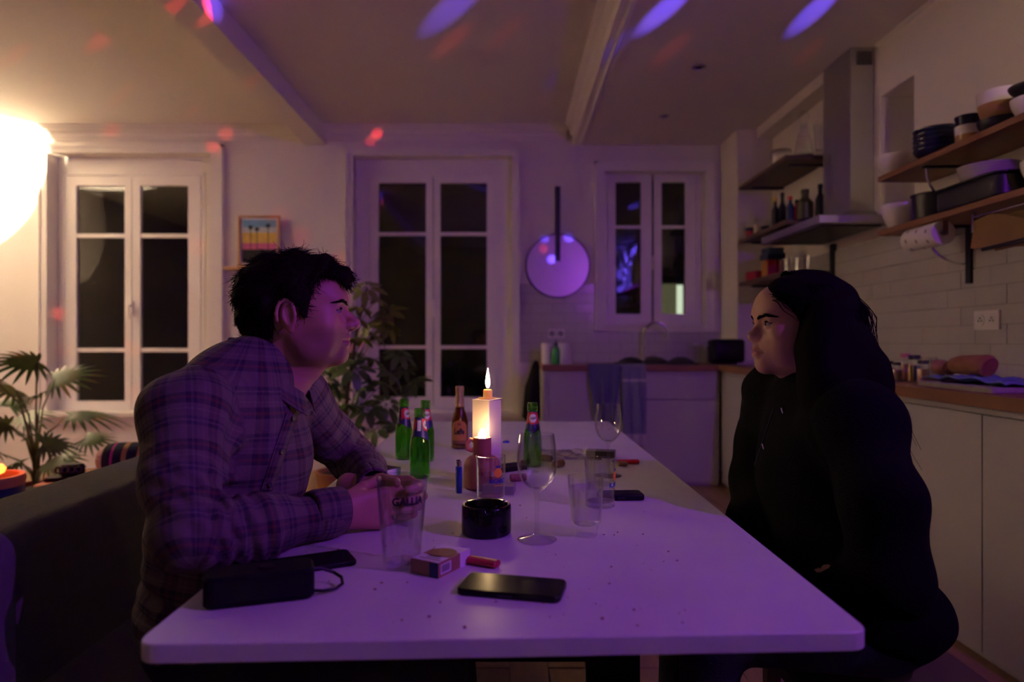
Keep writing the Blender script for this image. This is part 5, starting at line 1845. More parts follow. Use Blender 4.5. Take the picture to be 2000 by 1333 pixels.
# ================================================================== people
class Field:
    """signed distance volume filled by smooth unions, then meshed"""

    def __init__(s, lo, hi, h):
        s.lo = np.array(lo, dtype=np.float32)
        s.h = h
        n = np.ceil((np.array(hi) - s.lo) / h).astype(int) + 1
        s.ax = [s.lo[i] + h * np.arange(n[i], dtype=np.float32) for i in range(3)]
        s.F = np.full(n, 0.3, dtype=np.float32)

    def win(s, lo, hi):
        sl = []
        for i in range(3):
            a = int(np.searchsorted(s.ax[i], lo[i]))
            b = int(np.searchsorted(s.ax[i], hi[i]))
            sl.append(slice(a, max(a, b)))
        return tuple(sl), (s.ax[0][sl[0]][:, None, None], s.ax[1][sl[1]][None, :, None], s.ax[2][sl[2]][None, None, :])

    def put(s, sl, d, k, op):
        A = s.F[sl]
        if A.size == 0:
            return
        if op == 'add':
            h = np.clip(0.5 + 0.5 * (d - A) / k, 0, 1)
            s.F[sl] = d + (A - d) * h - k * h * (1 - h)
        else:
            d = -d
            h = np.clip(0.5 - 0.5 * (d - A) / k, 0, 1)
            s.F[sl] = d + (A - d) * h + k * h * (1 - h)

    def cone(s, a, b, ra, rb, k=0.02, op='add'):
        a, b = np.array(a, float), np.array(b, float)
        m = max(ra, rb) + k + 2.5 * s.h
        sl, (X, Y, Z) = s.win(np.minimum(a, b) - m, np.maximum(a, b) + m)
        d = b - a
        L = max(float(d @ d), 1e-9)
        t = np.clip(((X - a[0]) * d[0] + (Y - a[1]) * d[1] + (Z - a[2]) * d[2]) / L, 0, 1)
        q = np.sqrt((X - a[0] - t * d[0]) ** 2 + (Y - a[1] - t * d[1]) ** 2 + (Z - a[2] - t * d[2]) ** 2) - (ra + (rb - ra) * t)
        s.put(sl, q, k, op)

    def ball(s, c, r, k=0.02, op='add'):
        s.cone(c, c, r, r, k, op)

    def ell(s, c, r, k=0.02, op='add', R=None):
        c, r = np.array(c, float), np.array(r, float)
        m = r.max() + k + 2.5 * s.h
        sl, (X, Y, Z) = s.win(c - m, c + m)
        x, y, z = X - c[0], Y - c[1], Z - c[2]
        if R is not None:
            R = np.array(R)
            x, y, z = (R[0][0] * x + R[1][0] * y + R[2][0] * z, R[0][1] * x + R[1][1] * y + R[2][1] * z, R[0][2] * x + R[1][2] * y + R[2][2] * z)
        k0 = np.sqrt((x / r[0]) ** 2 + (y / r[1]) ** 2 + (z / r[2]) ** 2) + 1e-6
        k1_ = np.sqrt((x / r[0] ** 2) ** 2 + (y / r[1] ** 2) ** 2 + (z / r[2] ** 2) ** 2) + 1e-6
        s.put(sl, k0 * (k0 - 1) / k1_, k, op)

    def chain(s, pts, k=0.02, op='add'):
        for (a, ra), (b, rb) in zip(pts[:-1], pts[1:]):
            s.cone(a, b, ra, rb, k, op)

    def mesh(s):
        F = s.F
        S = F < 0
        c = np.zeros(tuple(n - 1 for n in F.shape), dtype=np.int8)
        for i in (0, 1):
            for j in (0, 1):
                for k in (0, 1):
                    c += S[i:F.shape[0] - 1 + i, j:F.shape[1] - 1 + j, k:F.shape[2] - 1 + k]
        cells = np.argwhere((c > 0) & (c < 8))
        idx = np.full(c.shape, -1, dtype=np.int32)
        idx[tuple(cells.T)] = np.arange(len(cells))
        acc = np.zeros((len(cells), 3), dtype=np.float64)
        cnt = np.zeros(len(cells))
        cor = [(i, j, k) for i in (0, 1) for j in (0, 1) for k in (0, 1)]
        for a in cor:
            for ax in range(3):
                if a[ax]:
                    continue
                b = list(a)
                b[ax] = 1
                fa = F[tuple((cells + a).T)].astype(np.float64)
                fb = F[tuple((cells + b).T)].astype(np.float64)
                m = (fa < 0) != (fb < 0)
                t = fa[m] / (fa[m] - fb[m])
                p = np.array(a, float) + np.outer(t, np.array(b) - np.array(a))
                acc[m] += p
                cnt[m] += 1
        V = s.lo + s.h * (cells + acc / cnt[:, None])
        Q = []
        for ax in range(3):
            sl0 = [slice(None)] * 3
            sl1 = [slice(None)] * 3
            sl0[ax] = slice(0, -1)
            sl1[ax] = slice(1, None)
            A, B = S[tuple(sl0)], S[tuple(sl1)]
            o1, o2 = (ax + 1) % 3, (ax + 2) % 3
            e = np.argwhere(A != B)
            e = e[(e[:, o1] > 0) & (e[:, o2] > 0) & (e[:, o1] < F.shape[o1] - 1) & (e[:, o2] < F.shape[o2] - 1)]
            ins = A[tuple(e.T)]

            def cell(d1, d2):
                q_ = e.copy()
                q_[:, o1] += d1
                q_[:, o2] += d2
                return idx[tuple(q_.T)]
            quad = np.stack([cell(-1, -1), cell(0, -1), cell(0, 0), cell(-1, 0)], 1)
            quad[~ins] = quad[~ins][:, ::-1]
            Q.append(quad)
        return V, np.concatenate(Q)


def poly_sdf(px_, pz_, poly):
    """2-D signed distance (negative inside) on the outer grid of two axes"""
    X, Z = px_[:, None], pz_[None, :]
    d = np.full((len(px_), len(pz_)), 1e9)
    sgn = np.zeros_like(d, dtype=bool)
    n = len(poly)
    for i in range(n):
        ax_, az = poly[i]
        bx_, bz = poly[(i + 1) % n]
        ex, ez = bx_ - ax_, bz - az
        t = np.clip(((X - ax_) * ex + (Z - az) * ez) / (ex * ex + ez * ez), 0, 1)
        d = np.minimum(d, np.hypot(X - ax_ - t * ex, Z - az - t * ez))
        cond = (az > Z) != (bz > Z)
        with np.errstate(divide='ignore', invalid='ignore'):
            xi = ax_ + (Z - az) / (ez if ez else 1e-9) * ex
        sgn ^= cond & (X < xi)
    return np.where(sgn, -d, d)


def frame(fwd, up=(0, 0, 1)):
    f = Vector(fwd).normalized()
    l = Vector(up).cross(f).normalized()
    u = f.cross(l)
    return np.array([f, l, u]).T        # columns: forward, left, up


def head_field(woman=False):
    f = Field((-0.15, -0.115, -0.17), (0.15, 0.115, 0.155), 0.0019)
    w_ = woman
    f.ell((-0.008, 0, 0.042), (0.101, 0.076, 0.079))
    f.ell((0.038, 0, -0.012), (0.054, 0.060, 0.072), 0.03)
    f.ell((0.058, 0, 0.055), (0.038, 0.056, 0.042), 0.03)                   # forehead
    for s in (-1, 1):
        f.cone((0.005, s * 0.054, -0.040), (0.022, s * 0.050, -0.066), 0.016, 0.015, 0.03)
        f.cone((0.022, s * 0.050, -0.066), (0.080, s * 0.013, -0.078), 0.015, 0.014, 0.03)
        f.ball((0.060, s * 0.043, -0.010), 0.020, 0.03)                     # cheekbone
        f.ell((0.045, s * 0.042, -0.045), (0.03, 0.018, 0.03), 0.03)
    f.ball((0.0835, 0, -0.076), 0.0165 if not w_ else 0.0145, 0.018)
    br = 0.0145 if not w_ else 0.0115
    f.cone((0.083, -0.030, 0.036), (0.083, 0.030, 0.036), br, br, 0.02)
    f.ell((0.074, 0, -0.038), (0.028, 0.032, 0.034), 0.025)                 # muzzle
    for s in (-1, 1):                                                       # eye sockets
        f.ball((0.104, s * 0.033, 0.016), 0.0165, 0.014, 'sub')
    n0 = 1.0 if not w_ else 0.92
    f.cone((0.090, 0, 0.022), (0.113 * n0 + 0.004, 0, -0.008), 0.0075, 0.0095, 0.010)
    f.ball((0.1165 * n0 + 0.002, 0, -0.011), 0.0105, 0.010)
    f.cone((0.112 * n0, 0, -0.016), (0.100, 0, -0.024), 0.0075, 0.008, 0.010)
    for s in (-1, 1):
        f.ell((0.103 * n0 + 0.002, s * 0.0125, -0.015), (0.0105, 0.0065, 0.0080), 0.006)
        f.ell((0.105 * n0 + 0.002, s * 0.0070, -0.0235), (0.0055, 0.0032, 0.003), 0.003, 'sub')
    lip = 0.0066 if not w_ else 0.0076
    f.cone((0.1005, -0.006, -0.0400), (0.0895, -0.023, -0.0445), lip, 0.0035, 0.006)
    f.cone((0.1005, 0.006, -0.0400), (0.0895, 0.023, -0.0445), lip, 0.0035, 0.006)
    f.cone((0.1005, -0.006, -0.0400), (0.1005, 0.006, -0.0400), lip, lip, 0.006)
    f.cone((0.0985, -0.009, -0.0525), (0.0985, 0.009, -0.0525), lip + 0.001, lip + 0.001, 0.007)
    f.cone((0.0985, 0.009, -0.0525), (0.0895, 0.021, -0.0480), lip, 0.0035, 0.006)
    f.cone((0.0985, -0.009, -0.0525), (0.0895, -0.021, -0.0480), lip, 0.0035, 0.006)
    f.cone((0.1075, -0.016, -0.0464), (0.1075, 0.016, -0.0464), 0.0022, 0.0022, 0.003, 'sub')
    for s in (-1, 1):
        f.cone((0.1075, s * 0.012, -0.0464), (0.094, s * 0.026, -0.0470), 0.0024, 0.0020, 0.003, 'sub')
        f.ball((0.0805, s * 0.0315, 0.0170), 0.0138, 0.004)                 # lids
        f.ell((0.0905, s * 0.0345, 0.0160), (0.0115, 0.0130, 0.0046), 0.002, 'sub')
        f.chain([((0.0915, s * 0.0215, 0.0205), 0.0022), ((0.0945, s * 0.0310, 0.0232), 0.0024), ((0.0865, s * 0.0440, 0.0200), 0.0022)], 0.003)
        # ear
        Re = np.array(Matrix.Rotation(s * 0.35, 3, 'Z') @ Matrix.Rotation(-0.22, 3, 'Y'))
        f.ell((-0.010, s * 0.079, 0.006), (0.0185, 0.0075, 0.0315), 0.006, R=Re)
        f.ell((-0.005, s * 0.0865, 0.007), (0.0115, 0.0060, 0.0205), 0.003, 'sub', R=Re)
        pts = []
        for i in range(11):
            a = -0.9 + (PI + 1.3) * i / 10
            pts.append((((-0.012 + 0.0175 * math.cos(a)), s * (0.0815 + 0.005 * (0.5 - 0.5 * math.cos(a))), 0.008 + 0.0300 * math.sin(a)), 0.0036))
        f.chain(pts, 0.003)
        f.ball((-0.002, s * 0.080, -0.024), 0.0062, 0.005)                  # lobe
        f.ell((0.0045, s * 0.080, 0.000), (0.004, 0.005, 0.007), 0.003)     # tragus
    return f


def head_tint(V, base, lips, stubble, shade=(0.5, 0.45, 0.45)):
    C = np.tile(np.array(base), (len(V), 1))
    u, v, w_ = V[:, 0], V[:, 1], V[:, 2]
    m = np.exp(-((w_ + 0.046) / 0.0085) ** 4 - (v / 0.020) ** 4) * (u > 0.088)
    C += (np.array(lips) - C) * m[:, None]
    if stubble:
        s = np.clip((0.105 - np.hypot((w_ + 0.075) / 1.0, (np.abs(v) - 0.02) * 0.3)) / 0.05, 0, 1) * np.clip((-0.012 - w_) / 0.02, 0, 1) * np.clip((u + 0.005) / 0.03, 0, 1)
        s *= np.clip((w_ + 0.105) / 0.02, 0, 1)
        C *= (1 - stubble * s * (1 - 0.9 * m))[:, None]
    return C


def hand_field(wr, f_, n_, s_, curls, size=1.0, thumb=(0.6, 0.5, 0.5)):
    wr, f_, n_, s_ = (np.array(a, float) for a in (wr, f_, n_, s_))
    f_ /= np.linalg.norm(f_)
    n_ /= np.linalg.norm(n_)
    s_ /= np.linalg.norm(s_)
    fd = Field(wr - 0.15, wr + 0.16, 0.0024)
    z = size
    offs = [0.030, 0.010, -0.011, -0.030]
    lens = [(0.042, 0.026, 0.021), (0.046, 0.029, 0.022), (0.042, 0.027, 0.021), (0.034, 0.021, 0.018)]
    reach = [0.088, 0.092, 0.087, 0.079]
    fd.cone(wr - f_ * 0.07 * z, wr + f_ * 0.01, 0.026 * z, 0.025 * z, 0.02)
    for i in range(4):
        kn = wr + f_ * reach[i] * z + s_ * offs[i] * z
        fd.cone(wr + f_ * 0.012 * z + s_ * offs[i] * 0.55 * z, kn, 0.0165 * z, 0.0112 * z, 0.016)
        p = kn
        an = 0.0
        rad = [0.0100, 0.0090, 0.0082, 0.0070]
        for j in range(3):
            an += curls[i][j]
            dr = f_ * math.cos(an) + n_ * math.sin(an)
            q_ = p + dr * lens[i][j] * z
            fd.cone(p, q_, rad[j] * z, rad[j + 1] * z, 0.004)
            p = q_
    tb_ = wr + f_ * 0.020 * z + s_ * 0.020 * z + n_ * 0.008 * z
    d = f_ * thumb[0] + s_ * thumb[1] + n_ * thumb[2]
    d /= np.linalg.norm(d)
    p1 = tb_ + d * 0.042 * z
    d2 = d * 0.7 + f_ * 0.6 + n_ * 0.25
    d2 /= np.linalg.norm(d2)
    p2 = p1 + d2 * 0.032 * z
    p3 = p2 + (d2 + n_ * 0.5) / np.linalg.norm(d2 + n_ * 0.5) * 0.024 * z
    fd.cone(tb_, p1, 0.0165 * z, 0.0118 * z, 0.012)
    fd.cone(p1, p2, 0.0115 * z, 0.0098 * z, 0.004)
    fd.cone(p2, p3, 0.0098 * z, 0.0078 * z, 0.004)
    return fd


def join(parts):
    V, Q, T_, o = [], [], [], 0
    for v, q_, t_ in parts:
        V.append(v)
        Q.append(q_ + o)
        T_.append(t_)
        o += len(v)
    return np.concatenate(V), np.concatenate(Q), np.concatenate(T_)


def strands(name, roots, paths, r0, m, parent, sides=3):
    """paths: (N,K,3) points; each strand a thin tapered tube, all in one mesh"""
    N, K, _ = paths.shape
    tan = np.gradient(paths, axis=1)
    tan /= np.linalg.norm(tan, axis=2, keepdims=True) + 1e-9
    ref = RNG.normal(size=(N, 1, 3))
    a = np.cross(tan, ref)
    a /= np.linalg.norm(a, axis=2, keepdims=True) + 1e-9
    b = np.cross(tan, a)
    rad = (r0 * np.linspace(1, 0.25, K))[None, :, None]
    if np.ndim(r0):
        rad = r0
    V = []
    for s in range(sides):
        an = 2 * PI * s / sides
        V.append(paths + rad * (a * math.cos(an) + b * math.sin(an)))
    V = np.stack(V, 2).reshape(-1, 3)
    n, k, s = np.meshgrid(np.arange(N), np.arange(K - 1), np.arange(sides), indexing='ij')
    s2 = (s + 1) % sides

    def ix(k_, s_):
        return (n * K + k_) * sides + s_
    Q = np.stack([ix(k, s), ix(k, s2), ix(k + 1, s2), ix(k + 1, s)], -1).reshape(-1, 4)
    return V, Q


def to_world(V, R, o):
    return V @ R.T + np.array(o)


def wrinkle(F, amp, fr, seed):
    r = np.random.RandomState(seed)
    X, Y, Z = F.ax[0][:, None, None], F.ax[1][None, :, None], F.ax[2][None, None, :]
    out = 0
    for i in range(5):
        d = r.normal(size=3)
        d /= np.linalg.norm(d)
        ph = r.uniform(0, 6, 3)
        arg = fr * (0.7 + 0.22 * i) * (d[0] * X + d[1] * Y + d[2] * Z) + 1.6 * np.sin(fr * 0.35 * (d[1] * X - d[0] * Z + d[2] * Y) + ph[0]) + ph[1]
        out = out + np.sin(arg) / (1 + 0.25 * i)
    F.F += (amp * out).astype(np.float32)


def bone_uv(V, bones):
    """cloth coordinates: along and round the nearest bone, seam on the far side"""
    best = np.full(len(V), 1e9)
    uv = np.zeros((len(V), 2))
    for a, b, r, ref, per in bones:
        a, b = np.array(a, float), np.array(b, float)
        d = b - a
        L = np.linalg.norm(d)
        d = d / L
        t = (V - a) @ d
        q_ = V - a - np.outer(t, d)
        dist = np.linalg.norm(V - a - np.outer(np.clip(t, 0, L), d), axis=1) - r
        e1 = np.array(ref, float)
        e1 = e1 - d * (e1 @ d)
        e1 /= np.linalg.norm(e1)
        e2 = np.cross(d, e1)
        an = np.arctan2(q_ @ e2, q_ @ e1)
        m = dist < best
        best[m] = dist[m]
        uv[m, 0] = (an * per)[m]
        uv[m, 1] = t[m]
    return uv


# ------------------------------------------------------------------ the man
man = thing('person', 'man in plaid shirt leaning on the table at the left, facing right', 'person', (-0.62, 1.41, 0))
ML = Vector((-0.62, 1.41, 0))


def child_world(o, root):
    """parts are modelled in room coordinates: keep them there under their thing"""
    o.location = -root.location
    return o


HM_ = (-0.447, 1.45, 1.157)
yaw = math.radians(9)
RM = frame((math.cos(yaw), math.sin(yaw), 0.02))
hf = head_field(False)
# neck leans back and down into the collar
hf.cone((-0.030, 0, -0.035), (-0.062, 0, -0.135), 0.052, 0.058, 0.03)
hf.cone((0.030, 0, -0.085), (-0.030, 0, -0.150), 0.028, 0.040, 0.035)
hf.ball((0.028, 0, -0.112), 0.010, 0.02)
Vh, Qh = hf.mesh()
SKIN_M = (0.46, 0.23, 0.155)
tint_h = head_tint(Vh, SKIN_M, (0.40, 0.13, 0.11), 0.38)
parts = [(to_world(Vh, RM, HM_), Qh, tint_h)]
WR, WL = np.array([-0.318, 1.288, 0.790]), np.array([-0.285, 1.455, 0.795])
fR, nR = (0.86, 0.50, -0.05), (-0.50, 0.86, 0.0)
hd = hand_field(WR, fR, nR, (0, 0, 1), [(0.5, 1.0, 0.7), (0.55, 1.05, 0.7), (0.6, 1.05, 0.7), (0.65, 1.1, 0.7)], 1.0, (0.75, 0.35, 0.5))
v_, q_ = hd.mesh()
parts.append((v_, q_, np.tile(np.array(SKIN_M), (len(v_), 1))))
fL, nL = (0.90, -0.42, -0.05), (-0.42, -0.90, 0.0)
hd = hand_field(WL, fL, nL, (0, 0, 1), [(0.45, 0.9, 0.6), (0.45, 0.95, 0.6), (0.5, 0.95, 0.6), (0.55, 1.0, 0.6)], 1.0, (0.8, 0.25, 0.5))
v_, q_ = hd.mesh()
parts.append((v_, q_, np.tile(np.array(SKIN_M), (len(v_), 1))))
# core of the body under the clothes
bf = Field((-0.85, 1.05, -0.02), (0.02, 1.85, 1.12), 0.012)
bf.ell((-0.555, 1.42, 0.88), (0.105, 0.16, 0.19), 0.05)
bf.ell((-0.58, 1.41, 0.68), (0.11, 0.14, 0.17), 0.05)
bf.ell((-0.60, 1.41, 0.53), (0.12, 0.15, 0.12), 0.05)
bf.cone((-0.54, 1.42, 1.0), (-0.50, 1.435, 1.08), 0.07, 0.05, 0.04)
SR, ER = (-0.572, 1.225, 0.985), (-0.500, 1.085, 0.800)
SLs, EL = (-0.505, 1.60, 0.985), (-0.395, 1.735, 0.800)
bf.chain([(SR, 0.055), (ER, 0.042), (tuple(WR), 0.028)], 0.02)
bf.chain([(SLs, 0.055), (EL, 0.042), (tuple(WL), 0.028)], 0.02)
for s, sy in ((-1, 1.32), (1, 1.52)):
    bf.chain([((-0.58, sy, 0.50), 0.075), ((-0.16, sy + 0.02, 0.52), 0.055), ((-0.10, sy + 0.02, 0.10), 0.04), ((-0.02, sy + 0.02, 0.05), 0.03)], 0.03)
v_, q_ = bf.mesh()
parts.append((v_, q_, np.tile(np.array(SKIN_M), (len(v_), 1))))
Vb, Qb, Tb = join(parts)
child_world(np_mesh('body', Vb, Qb, 'skin', man, True, None, Tb), man)


def eye_parts(root, H, R, look, woman=False):
    for s in (-1, 1):
        c = np.array((0.0805, s * 0.0315, 0.0170))
        b_ = MB()
        n, k = 20, 14
        prof = []
        for i in range(k + 1):
            a = PI * i / k
            prof.append((0.0125 * math.sin(a), -0.0125 * math.cos(a)))
        b_.lathe(prof, n)
        M3 = Matrix(np.array(frame(look)).tolist())        # forward, left, up in head space
        V = np.array(b_.v)
        L = np.c_[V[:, 2], V[:, 0], V[:, 1]]               # pole forward
        ir = []
        for f_ in b_.f:
            ir.append(1 if np.mean([L[i][0] for i in f_]) > 0.0107 else 0)
        Lw = L @ np.array(M3).T + c
        W = to_world(Lw, R, H)
        bb = MB()
        bb.v = [tuple(p) for p in W]
        bb.f = b_.f
        bb.m = ir
        eo = child_world(obj('eye', bb, ['eyewhite', 'iris'], root, True, 180), root)
        lash = MB().tube([(0.0905, s * 0.0215, 0.0195), (0.0950, s * 0.0300, 0.0222), (0.0915, s * 0.0385, 0.0213), (0.0835, s * 0.0470, 0.0172)], [0.0014, 0.0022, 0.0024, 0.0011], 6)
        lash.v = [tuple(p) for p in to_world(np.array(lash.v), R, H)]
        child_world(obj('eyelashes', lash, 'hairdark', root, True), root)


def brow_parts(root, H, R, m, thick, lift, Vh, Qh):
    hb = BVHTree.FromPolygons([Vector(p) for p in Vh], [tuple(int(i) for i in q_) for q_ in Qh])
    for s in (-1, 1):
        pts = [(0.0985, s * 0.010, 0.0335 + lift), (0.0985, s * 0.018, 0.0365 + lift), (0.0955, s * 0.028, 0.0395 + lift), (0.0880, s * 0.041, 0.0405 + lift), (0.0720, s * 0.054, 0.0350 + lift)]
        cp5 = np.array(pts)
        tq = np.linspace(0, 4, 17)
        pts = [tuple(np.interp(tq_, np.arange(5), np.convolve(np.pad(cp5[:, k_], 1, mode='edge'), (0.15, 0.7, 0.15), 'valid')) for k_ in range(3)) for tq_ in tq]
        proj = []
        for p in pts:
            d_ = Vector((-1, -s * 0.45 * abs(p[1]) / 0.05, 0)).normalized()
            h_ = hb.ray_cast(Vector(p) - d_ * 0.06, d_)[0]
            proj.append(tuple(Vector(h_) - d_ * 0.0006) if h_ is not None else p)
        pts = proj
        rs = list(np.interp(tq, np.arange(5), [thick * 0.75, thick, thick * 0.9, thick * 0.65, thick * 0.2]))
        P_ = []
        # short hairs laid along the brow
        N = 260
        t = RNG.rand(N) * 15.999
        i = t.astype(int)
        fr_ = (t - i)[:, None]
        A = np.array(pts)
        base_ = A[i] * (1 - fr_) + A[i + 1] * fr_
        along = A[i + 1] - A[i]
        along /= np.linalg.norm(along, axis=1, keepdims=True)
        wdt = np.array(rs)[i][:, None]
        base_ = base_ + np.c_[np.zeros(N), np.zeros(N), (RNG.rand(N) - 0.5) * 2] * wdt
        K = 4
        tt = np.linspace(0, 1, K)[None, :, None]
        path = base_[:, None, :] + along[:, None, :] * tt * 0.010 + np.array((0.0012, 0, 0.0015)) * np.sin(tt * 2)
        V, Q = strands('brow', None, path, 0.0007, m, root)
        b_ = MB().tube(pts, [r_ * 0.55 for r_ in rs], 8)
        V2 = np.array(b_.v)
        V2[:, 0] -= 0.0008
        allV = np.concatenate([V, V2])
        Q2 = np.array([f_ for f_ in b_.f if len(f_) == 4]) + len(V)
        child_world(np_mesh('eyebrow', to_world(allV, R, H), np.concatenate([Q, Q2]), m, root), root)


eye_parts(man, HM_, RM, (1, 0, 0.02))
brow_parts(man, HM_, RM, 'hairbrown', 0.0036, -0.004, Vh, Qh)

# hair
f = Field((-0.16, -0.12, -0.09), (0.14, 0.12, 0.18), 0.0032)
f.ell((-0.020, 0, 0.046), (0.110, 0.089, 0.088))
f.ell((-0.004, 0, 0.070), (0.104, 0.078, 0.070), 0.03)
f.cone((0.060, 0.02, 0.108), (0.104, 0.0, 0.088), 0.026, 0.016, 0.02)
f.cone((0.060, -0.035, 0.104), (0.098, -0.03, 0.086), 0.024, 0.013, 0.02)
f.ell((-0.060, 0, -0.01), (0.055, 0.062, 0.055), 0.03)
wrinkle(f, 0.0022, 120, 3)
poly = [(-0.17, -0.045), (-0.17, 0.18), (0.03, 0.18), (0.118, 0.13), (0.122, 0.072), (0.104, 0.068), (0.088, 0.084), (0.056, 0.090), (0.040, 0.062), (0.034, 0.034), (0.027, 0.000), (0.018, 0.002), (0.012, 0.030), (-0.008, 0.046), (-0.030, 0.034), (-0.040, 0.0), (-0.042, -0.035), (-0.075, -0.060), (-0.10, -0.055)]
pd = poly_sdf(f.ax[0], f.ax[2], poly)
f.F = np.maximum(f.F, pd[:, None, :].astype(np.float32))
Vc, Qc = f.mesh()
nrm = Vc - np.array((-0.02, 0, 0.03))
nrm /= np.linalg.norm(nrm, axis=1, keepdims=True)
outer = (nrm[:, 2] > -0.75)
ids = np.where(outer)[0]
sel = ids[RNG.randint(0, len(ids), 7000)]
rt, nn = Vc[sel], nrm[sel]
fwd_ = np.clip((rt[:, 0] - 0.0) / 0.05, -1, 1)
flow = np.c_[fwd_ * 0.8 - 0.15, nn[:, 1] * 0.15, -0.55 - 0.25 * (fwd_ < 0)]
ln = RNG.uniform(0.008, 0.020, len(sel))
ln[rt[:, 2] > 0.09] *= 1.3
K = 6
tt = np.linspace(0, 1, K)[None, :, None]
dirs = flow + RNG.normal(size=(len(sel), 3)) * 0.45
dirs -= nn * np.sum(dirs * nn, 1, keepdims=True)
dirs /= np.linalg.norm(dirs, axis=1, keepdims=True)
dirs += nn * RNG.uniform(0.0, 0.35, (len(sel), 1))
curl = RNG.normal(size=(len(sel), 3)) * 0.35
path = rt[:, None, :] - nn[:, None, :] * 0.002 + ln[:, None, None] * (dirs[:, None, :] * tt + curl[:, None, :] * tt ** 2 * 0.8)
# a few longer wild locks on the crown
crown_ids = np.where((Vc[:, 2] > 0.10) & (np.abs(Vc[:, 0] + 0.0) < 0.05))[0]
cs_ = crown_ids[RNG.randint(0, len(crown_ids), 90)]
cp = Vc[cs_]
cd = np.c_[RNG.normal(0.5, 0.5, 90), RNG.normal(0, 0.5, 90), RNG.uniform(0.15, 0.75, 90)]
cp2 = cp[:, None, :] + 0.024 * (cd[:, None, :] * tt + np.array((0.6, 0, -0.3)) * tt ** 2)
path = np.concatenate([path, cp2])
V1, Q1 = strands('hair', None, path, 0.0009, 'hairbrown', man)
Vall = np.concatenate([Vc, V1])
Qall = np.concatenate([Qc, Q1 + len(Vc)])
child_world(np_mesh('hair', to_world(Vall, RM, HM_), Qall, 'hairbrown', man), man)

# shirt
sf_ = Field((-0.88, 1.02, 0.44), (-0.22, 1.86, 1.13), 0.0055)
sf_.ell((-0.560, 1.42, 0.87), (0.142, 0.195, 0.21), 0.05)
sf_.ell((-0.585, 1.41, 0.69), (0.145, 0.178, 0.20), 0.05)
sf_.ell((-0.600, 1.41, 0.56), (0.145, 0.185, 0.11), 0.05)
sf_.chain([((-0.578, 1.225, 0.982), 0.074), ((-0.555, 1.38, 1.030), 0.070), ((-0.505, 1.60, 0.985), 0.070)], 0.05)
sf_.cone((-0.55, 1.41, 1.02), (-0.515, 1.425, 1.065), 0.078, 0.066, 0.04)
sf_.chain([((-0.578, 1.222, 0.978), 0.074), ((-0.552, 1.150, 0.890), 0.066), ((-0.505, 1.087, 0.803), 0.056), ((-0.43, 1.165, 0.795), 0.051), ((-0.335, 1.272, 0.790), 0.041)], 0.022)
sf_.chain([((-0.505, 1.602, 0.985), 0.070), ((-0.440, 1.685, 0.88), 0.060), ((-0.392, 1.735, 0.808), 0.052), ((-0.335, 1.60, 0.800), 0.047), ((-0.300, 1.495, 0.796), 0.040)], 0.022)
wrinkle(sf_, 0.0022, 40, 5)
# stacked folds where the sleeves bend
X, Y, Z = sf_.ax[0][:, None, None], sf_.ax[1][None, :, None], sf_.ax[2][None, None, :]
for c_, dr, am, fr_, rad_ in (((-0.46, 1.13, 0.80), (0.66, 0.66, 0.1), 0.0042, 190, 0.11), ((-0.51, 1.10, 0.84), (0.4, 0.5, 0.8), 0.0036, 170, 0.10), ((-0.50, 1.24, 0.90), (0.5, -0.3, 0.8), 0.0046, 130, 0.11),
                           ((-0.36, 1.68, 0.81), (0.3, -0.9, 0.2), 0.0042, 190, 0.11), ((-0.47, 1.35, 0.72), (0.2, 0.3, 1.0), 0.004, 110, 0.14), ((-0.62, 1.25, 0.66), (0.3, 0.1, 1.0), 0.004, 100, 0.14)):
    g = np.exp(-((X - c_[0]) ** 2 + (Y - c_[1]) ** 2 + (Z - c_[2]) ** 2) / (rad_ * 0.75) ** 2)
    s_ = np.sin(fr_ * (dr[0] * X + dr[1] * Y + dr[2] * Z) + 2.5 * np.sin(21 * X + 17 * Z + 13 * Y))
    sf_.F += (1.6 * am * g * s_).astype(np.float32)
# open at the cuffs and at the hem
Vs, Qs = sf_.mesh()
bones = [((-0.60, 1.41, 0.45), (-0.53, 1.42, 1.08), 0.15, (0.35, -1, 0), 8 * 0.085 / (2 * PI)), (SR, ER, 0.065, (0.2, -1, 0.2), 5 * 0.085 / (2 * PI)), (ER, tuple(WR), 0.05, (0.3, -1, 0.6), 4 * 0.085 / (2 * PI)),
         (SLs, EL, 0.062, (0.6, -1, 0.3), 5 * 0.085 / (2 * PI)), (EL, tuple(WL), 0.048, (0.3, -0.6, 1.0), 4 * 0.085 / (2 * PI))]
shirt = child_world(np_mesh('shirt', Vs, Qs, 'plaid', man, True, bone_uv(Vs, bones)), man)


def cloth_band(name, rings, m, parent, root, per):
    """a strip of cloth through closed or open rings of points, with plaid coordinates"""
    nu = len(rings[0])
    V = np.array([p for r in rings for p in r])
    uv = np.array([(per * j, 0.02 * i + 0.01) for i in range(len(rings)) for j in range(nu)])
    Q = np.array([(i * nu + j, i * nu + j + 1, (i + 1) * nu + j + 1, (i + 1) * nu + j) for i in range(len(rings) - 1) for j in range(nu - 1)])
    o = np_mesh(name, V, Q, m, parent, True, uv)
    md = o.modifiers.new('solid', 'SOLIDIFY')
    md.thickness = 0.0022
    return o


